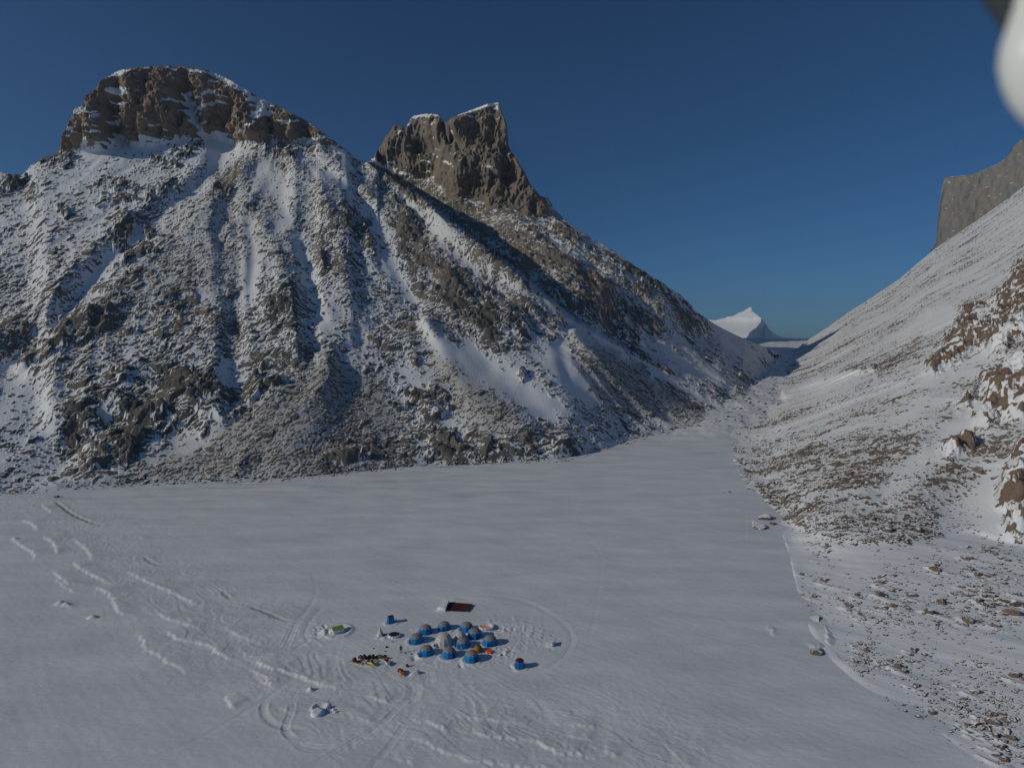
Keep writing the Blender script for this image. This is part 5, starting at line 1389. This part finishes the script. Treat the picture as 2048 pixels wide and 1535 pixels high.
# ------------------------------------------------------------------ the person
def person(px, py):
    J = {}; V = []; E = []; R_ = []
    def v(n, p, r, par=None):
        J[n] = len(V); V.append(p); R_.append(r)
        if par is not None: E.append((J[par], J[n]))
    v('pelvis', (0, 0, .98), (.165, .12)); v('waist', (0, .01, 1.13), (.16, .115), 'pelvis'); v('chest', (0, .0, 1.34), (.19, .13), 'waist'); v('collar', (0, .01, 1.47), (.13, .09), 'chest'); v('neck', (0, .0, 1.54), (.06, .06), 'collar')
    v('head', (0, -.015, 1.63), (.085, .098), 'neck'); v('crown', (0, -.01, 1.72), (.078, .09), 'head'); v('top', (0, 0, 1.78), (.04, .045), 'crown')
    for s, n in ((-1, 'a'), (1, 'b')):
        v('hip' + n, (s * .10, 0, .90), (.105, .11), 'pelvis'); v('knee' + n, (s * .16, -.03 * s, .50), (.075, .078), 'hip' + n); v('ankle' + n, (s * .19, .0, .12), (.062, .062), 'knee' + n); v('toe' + n, (s * .21, -.15, .05), (.055, .045), 'ankle' + n)
        v('shoulder' + n, (s * .215, .0, 1.43), (.085, .08), 'collar'); v('elbow' + n, (s * .30, .03, 1.15), (.062, .062), 'shoulder' + n); v('wrist' + n, (s * .27, -.10, .93), (.046, .046), 'elbow' + n)
        v('palm' + n, (s * .265, -.135, .86), (.042, .028), 'wrist' + n)
        for k in range(4):
            v(f'f{k}{n}', (s * .262 + (k - 1.5) * .02, -.15, .815), (.0105, .0105), 'palm' + n); v(f'g{k}{n}', (s * .258 + (k - 1.5) * .02, -.135, .775 - .006 * (k in (1, 2))), (.009, .009), f'f{k}{n}')
        v('t' + n, (s * .225, -.165, .85), (.012, .012), 'palm' + n); v('u' + n, (s * .215, -.18, .815), (.01, .01), 't' + n)
    me = bpy.data.meshes.new('person'); me.from_pydata(V, E, [])
    o = bpy.data.objects.new('person', me); col.objects.link(o)
    sk = o.modifiers.new('skin', 'SKIN'); sk.use_smooth_shade = True
    for d, r in zip(me.skin_vertices[0].data, R_): d.radius = r
    me.skin_vertices[0].data[0].use_root = True
    o.modifiers.new('sub', 'SUBSURF').levels = 1
    dg = bpy.context.evaluated_depsgraph_get()
    m2 = bpy.data.meshes.new_from_object(o.evaluated_get(dg)); o.modifiers.clear(); o.data = m2
    for m in (M_DARK, plain('dark_red_jacket', (.035, .012, .016), .8), M_SKIN): m2.materials.append(m)
    for p in m2.polygons:
        z = p.center.z; x = abs(p.center.x)
        p.material_index = 2 if (z > 1.53 and p.center.y < .03) or (z < .88 and p.center.y < -.11 and x > .19 and z > .6) else 1 if z > .95 or x > .22 and z > .85 else 0
    o.location = spot(px, py, .0); o.rotation_euler = (0, 0, .5)
    tag(o, 'person in dark clothing standing with feet apart between the gear park and the tents', 'person')
    MB().lathe([(.105, 1.66), (.104, 1.74), (.07, 1.81), (.01, 1.83)], 12, c=(0, .012, 0)).build('hat', M_BLACK, o, smooth=True)
    fc = MB()
    fc.add([(-.012, -.11, 1.655), (.012, -.11, 1.655), (.016, -.118, 1.625), (-.016, -.118, 1.625), (0, -.137, 1.628)], [(0, 1, 4), (1, 2, 4), (2, 3, 4), (3, 0, 4)])
    fc.build('nose', M_SKIN, o)
    return o
person(802, 1305)

# ------------------------------------------------------------------ the drone's own leg, close to the lens
def near(px, py, d):
    a = (px - CX) / F * d; b = -(py - CY) / F * d
    return Vector((a, d * cT + b * sT, CAMZ - d * sT + b * cT))
dr = thing('camera_drone', 'white rounded drone leg and dark strut close in front of the sky', 'drone', near(2120, -200, .27))
def part_from(rings, name, m):
    """a smooth body through rings given as centre, radius across, radius in depth"""
    mb = MB(); n = 20; vs = []
    for c_, rx, ry in rings:
        for k in range(n):
            an = 2 * math.pi * k / n; vs.append(c_ + Vector((rx * math.cos(an), ry * math.sin(an), 0)) - dr.location)
    fs = [(i * n + k, i * n + (k + 1) % n, (i + 1) * n + (k + 1) % n, (i + 1) * n + k) for i in range(len(rings) - 1) for k in range(n)]
    fs += [tuple(range(n - 1, -1, -1)), tuple(range((len(rings) - 1) * n, len(rings) * n))]
    return mb.add(vs, fs).build(name, m, dr, smooth=True)
D = .25; k = D / F
part_from([(near(2096, y, D), r * k, r * k * .8) for y, r in ((262, 6), (250, 30), (230, 48), (200, 66), (160, 80), (120, 86), (80, 82), (40, 70), (0, 58), (-60, 50), (-160, 46), (-300, 44))], 'landing_leg', plain('white_shell', (.74, .75, .72), .35, .03))
D = .27; k = D / F
part_from([(near(x, y, D), r * k, r * k * 1.2) for x, y, r in ((2020, 84, 2), (2017, 60, 8), (2013, 30, 19), (2010, 0, 29), (2004, -60, 46), (1995, -160, 60), (1990, -300, 70))], 'strut', plain('dark_shell', (.05, .06, .065), .5, .1))
print('things', time.time() - T0)
# ================================================================== BOULDERS
def boulder_material():
    m, nt, b = mat('snow_capped_rock')
    tc = N(nt, 'ShaderNodeTexCoord').outputs['Object']
    geo = N(nt, 'ShaderNodeNewGeometry')
    sp = N(nt, 'ShaderNodeSeparateXYZ'); nt.links.new(geo.outputs['Normal'], sp.inputs[0])
    rnd = N(nt, 'ShaderNodeObjectInfo').outputs['Random']
    n1 = noise_tex(nt, tc, 2.2, 5, .6); n2 = noise_tex(nt, tc, 7, 4, .65)
    capline = mathn(nt, 'MULTIPLY_ADD', rnd, .30, .66)
    z = mathn(nt, 'ADD', sp.outputs['Z'], mathn(nt, 'MULTIPLY', mathn(nt, 'SUBTRACT', n1, .5), .55))
    mr = N(nt, 'ShaderNodeMapRange', interpolation_type='SMOOTHSTEP'); mr.inputs['From Min'].default_value = -.04; mr.inputs['From Max'].default_value = .06
    nt.links.new(mathn(nt, 'SUBTRACT', z, capline), mr.inputs['Value'])
    col_ = ramp(nt, mathn(nt, 'ADD', mathn(nt, 'MULTIPLY', rnd, .7), mathn(nt, 'MULTIPLY', n1, .4)), [(.1, (.10, .09, .078)), (.4, (.15, .12, .098)), (.7, (.19, .13, .10)), (1, (.22, .14, .10))])
    mul = nt.nodes.new('ShaderNodeMix'); mul.data_type = 'RGBA'; mul.blend_type = 'MULTIPLY'; mul.inputs[0].default_value = 1
    nt.links.new(col_, mul.inputs[6]); nt.links.new(mathn(nt, 'MULTIPLY_ADD', n2, 1.3, .35), mul.inputs[7])
    nt.links.new(mixc(nt, mr.outputs[0], mul.outputs[2], (.79, .81, .84)), b.inputs['Base Color'])
    b.inputs['Roughness'].default_value = .85
    bp = N(nt, 'ShaderNodeBump'); bp.inputs['Distance'].default_value = .12; nt.links.new(n2, bp.inputs['Height']); nt.links.new(bp.outputs[0], b.inputs['Normal'])
    return m
M_BOULDER = boulder_material()
def boulder_mesh(seed, sub=3):
    r = np.random.RandomState(seed)
    bm = bmesh.new(); bmesh.ops.create_icosphere(bm, subdivisions=sub, radius=1)
    co = np.array([v.co[:] for v in bm.verts])
    for k in range(11):                       # knocked-off flats
        n = r.randn(3); n /= np.linalg.norm(n); d = r.uniform(.45, .85)
        s = co @ n; over = np.maximum(s - d, 0); co -= over[:, None] * n[None] * .92
    co[:, 0] *= r.uniform(.9, 1.25); co[:, 1] *= r.uniform(.8, 1.0); co[:, 2] *= r.uniform(.62, .85)
    co *= (1 + .10 * perlin3(co[:, 0] * 2.5 + seed, co[:, 1] * 2.5, co[:, 2] * 2.5, seed))[:, None]
    for v, c in zip(bm.verts, co): v.co = c
    me = bpy.data.meshes.new('boulder'); bm.to_mesh(me); bm.free(); me.materials.append(M_BOULDER)
    return me
BM = [boulder_mesh(s) for s in range(8)]
def put_boulder(px, py, w, h, seed, label, group=None, sink=.35, aspect=None):
    p, n, on_ = hit_px(px, py + h * .35)
    if p is None: return None
    dist = (p - Vector((0, 0, CAMZ))).length
    k = dist / F
    r = random.Random(seed)
    o = bpy.data.objects.new('boulder', BM[seed % len(BM)]); col.objects.link(o)
    hw = w * k / 2.1; hh = max(h * k / 1.55, hw * .35)
    o.scale = (hw, hw * r.uniform(.8, 1.1), hh)
    o.rotation_euler = (r.uniform(-.15, .15), r.uniform(-.15, .15), r.uniform(-.7, .7) + (math.pi if r.random() < .5 else 0))
    o.location = p + Vector((0, hw * .3, hh * (.5 - sink)))
    tag(o, label, 'boulder', group)
    return o
for k, (px, py, w, h, lb) in enumerate(((1519, 1049, 40, 20, 'largest boulder with a thick snow cap, in the small cluster on the lake edge'), (1531, 1034, 29, 13, 'long dark boulder just behind the largest snow capped boulder'), (1573, 1036, 18, 9, 'half buried pale boulder standing apart beside the lake edge cluster'),
        (1546, 1046, 14, 7, 'snow covered boulder next to the largest snow capped boulder'), (1634, 1300, 28, 15, 'brown boulder with a snow ramp behind it, alone at the foot of the apron'), (1633, 1237, 24, 9, 'low split boulder above the one with the snow ramp'),
        (1577, 990, 18, 10, 'tan boulder on the lowest edge of the talus'), (1886, 1201, 25, 13, 'rusty brown boulder in the middle of the apron'), (1936, 1448, 11, 10, 'small black boulder lying alone on bare snow'), (1989, 1443, 19, 12, 'black boulder among brown ones in the lower apron'),
        (1866, 1423, 15, 11, 'grey boulder at the end of a wind drift on the lower apron'), (112, 992, 9, 6, 'dark stone alone at the lake shore where the scoured groove begins'), (1460, 982, 8, 5, 'dark stone on the lake a little before the talus toe'), (1448, 983, 6, 4, 'smallest stone beside another before the talus toe'), (1505, 1255, 0, 0, ''))):
    if w: put_boulder(px, py, w, h, 100 + k, lb)
cnt = 0
for k, (px, py, w, h) in enumerate(BOULDERS):
    if cnt >= 285: break
    if put_boulder(px, py, w, h, 200 + k, 'boulder poking out of the snow among many on the far shore', 'boulders scattered over the snowy shore') is not None: cnt += 1
print('boulders', cnt, time.time() - T0)
# the finer rubble, past counting
rs = np.random.RandomState(12)
ico = bmesh.new(); bmesh.ops.create_icosphere(ico, subdivisions=1, radius=1)
iv = np.array([v.co[:] for v in ico.verts]); ico.verts.ensure_lookup_table(); iface = np.array([[v.index for v in f.verts] for f in ico.faces]); ico.free()
VV = []; FF = []; nv = 0
for px, py, w, h in RUBBLE:
    p, n, on_ = hit_px(px, py)
    if p is None: continue
    k = (p - Vector((0, 0, CAMZ))).length / F
    s = w * k / 2; q = rs.uniform(-.35, .35, iv.shape) * [1, 1, .8] + iv
    q = q * [s, s * rs.uniform(.7, 1.1), max(h * k / 1.6, s * .4)]
    a = rs.uniform(0, 6.28); c_, s_ = math.cos(a), math.sin(a)
    q = np.stack([q[:, 0] * c_ - q[:, 1] * s_, q[:, 0] * s_ + q[:, 1] * c_, q[:, 2]], 1)
    VV.append(q + [p.x, p.y, p.z]); FF.append(iface + nv); nv += len(iv)
VV = np.concatenate(VV).astype(f32); FF = np.concatenate(FF).astype(np.int32)
me = bpy.data.meshes.new('rubble'); me.vertices.add(len(VV)); me.vertices.foreach_set('co', VV.ravel()); me.loops.add(FF.size); me.loops.foreach_set('vertex_index', FF.ravel())
me.polygons.add(len(FF)); me.polygons.foreach_set('loop_start', np.arange(0, FF.size, 3, dtype=np.int32)); me.update(calc_edges=True); me.materials.append(M_BOULDER)
o = bpy.data.objects.new('rubble', me); col.objects.link(o); o['kind'] = 'stuff'; o['label'] = 'small stones strewn over the snow of the shore'
print('rubble', len(FF) // len(iface), time.time() - T0)
# ------------------------------------------------------------------ thin frost haze over the valley
me = bpy.data.meshes.new('haze')
x0, x1, y0, y1, z0, z1 = -3000, 7500, -200, 13800, -62, 900
me.from_pydata([(x0, y0, z0), (x1, y0, z0), (x1, y1, z0), (x0, y1, z0), (x0, y0, z1), (x1, y0, z1), (x1, y1, z1), (x0, y1, z1)], [], [(3, 2, 1, 0), (4, 5, 6, 7), (0, 1, 5, 4), (1, 2, 6, 5), (2, 3, 7, 6), (3, 0, 4, 7)])
hz = bpy.data.objects.new('haze', me); col.objects.link(hz); hz['kind'] = 'stuff'; hz['label'] = 'thin cold haze filling the valley'
hm = bpy.data.materials.new('haze'); hm.use_nodes = True
for n in list(hm.node_tree.nodes): hm.node_tree.nodes.remove(n)
ho = hm.node_tree.nodes.new('ShaderNodeOutputMaterial'); hv = hm.node_tree.nodes.new('ShaderNodeVolumePrincipled')
hv.inputs['Color'].default_value = (.60, .80, 1.0, 1); hv.inputs['Density'].default_value = 4.2e-5; hv.inputs['Anisotropy'].default_value = .2
hm.node_tree.links.new(hv.outputs[0], ho.inputs['Volume']); me.materials.append(hm)
# ================================================================== light, sky, camera
SUN_AZ = math.radians(199)      # where the sun stands, counted anticlockwise from +X
SUN_EL = math.radians(25.5)
sd = Vector((math.cos(SUN_AZ) * math.cos(SUN_EL), math.sin(SUN_AZ) * math.cos(SUN_EL), math.sin(SUN_EL)))
L = bpy.data.lights.new('sun', 'SUN'); L.energy = 3.7; L.angle = math.radians(.53); L.color = (1, .92, .75)
lo = bpy.data.objects.new('sun', L); bpy.context.scene.collection.objects.link(lo)
lo.rotation_euler = (-sd).to_track_quat('-Z', 'Y').to_euler()
lo.location = sd * 300
w = bpy.data.worlds.new('World'); bpy.context.scene.world = w; w.use_nodes = True
nt = w.node_tree
bg = nt.nodes['Background']
sky = nt.nodes.new('ShaderNodeTexSky'); sky.sky_type = 'NISHITA'; sky.sun_disc = False
sky.sun_elevation = SUN_EL; sky.sun_rotation = math.atan2(sd.x, sd.y)
sky.altitude = 3000; sky.air_density = .9; sky.dust_density = 6.0; sky.ozone_density = 9.0
tn = nt.nodes.new('ShaderNodeMix'); tn.data_type = 'RGBA'; tn.blend_type = 'MULTIPLY'; tn.inputs[0].default_value = 1; tn.inputs[7].default_value = (.80, 1.0, .94, 1)
nt.links.new(sky.outputs[0], tn.inputs[6]); nt.links.new(tn.outputs[2], bg.inputs[0]); bg.inputs[1].default_value = .104
cam = bpy.data.cameras.new('camera'); co = bpy.data.objects.new('camera', cam); bpy.context.scene.collection.objects.link(co)
co.location = (0, 0, CAMZ); co.rotation_euler = (math.pi / 2 - TH, 0, 0)
cam.sensor_width = 36; cam.lens = F / 2048 * 36; cam.clip_start = .02; cam.clip_end = 100000
cam.dof.use_dof = True; cam.dof.focus_distance = 150; cam.dof.aperture_fstop = 3.4
sc = bpy.context.scene
sc.camera = co
sc.view_settings.view_transform = 'Standard'; sc.view_settings.look = 'None'
sc.view_settings.gamma = 1; sc.view_settings.exposure = -1.08
print('built', time.time() - T0)
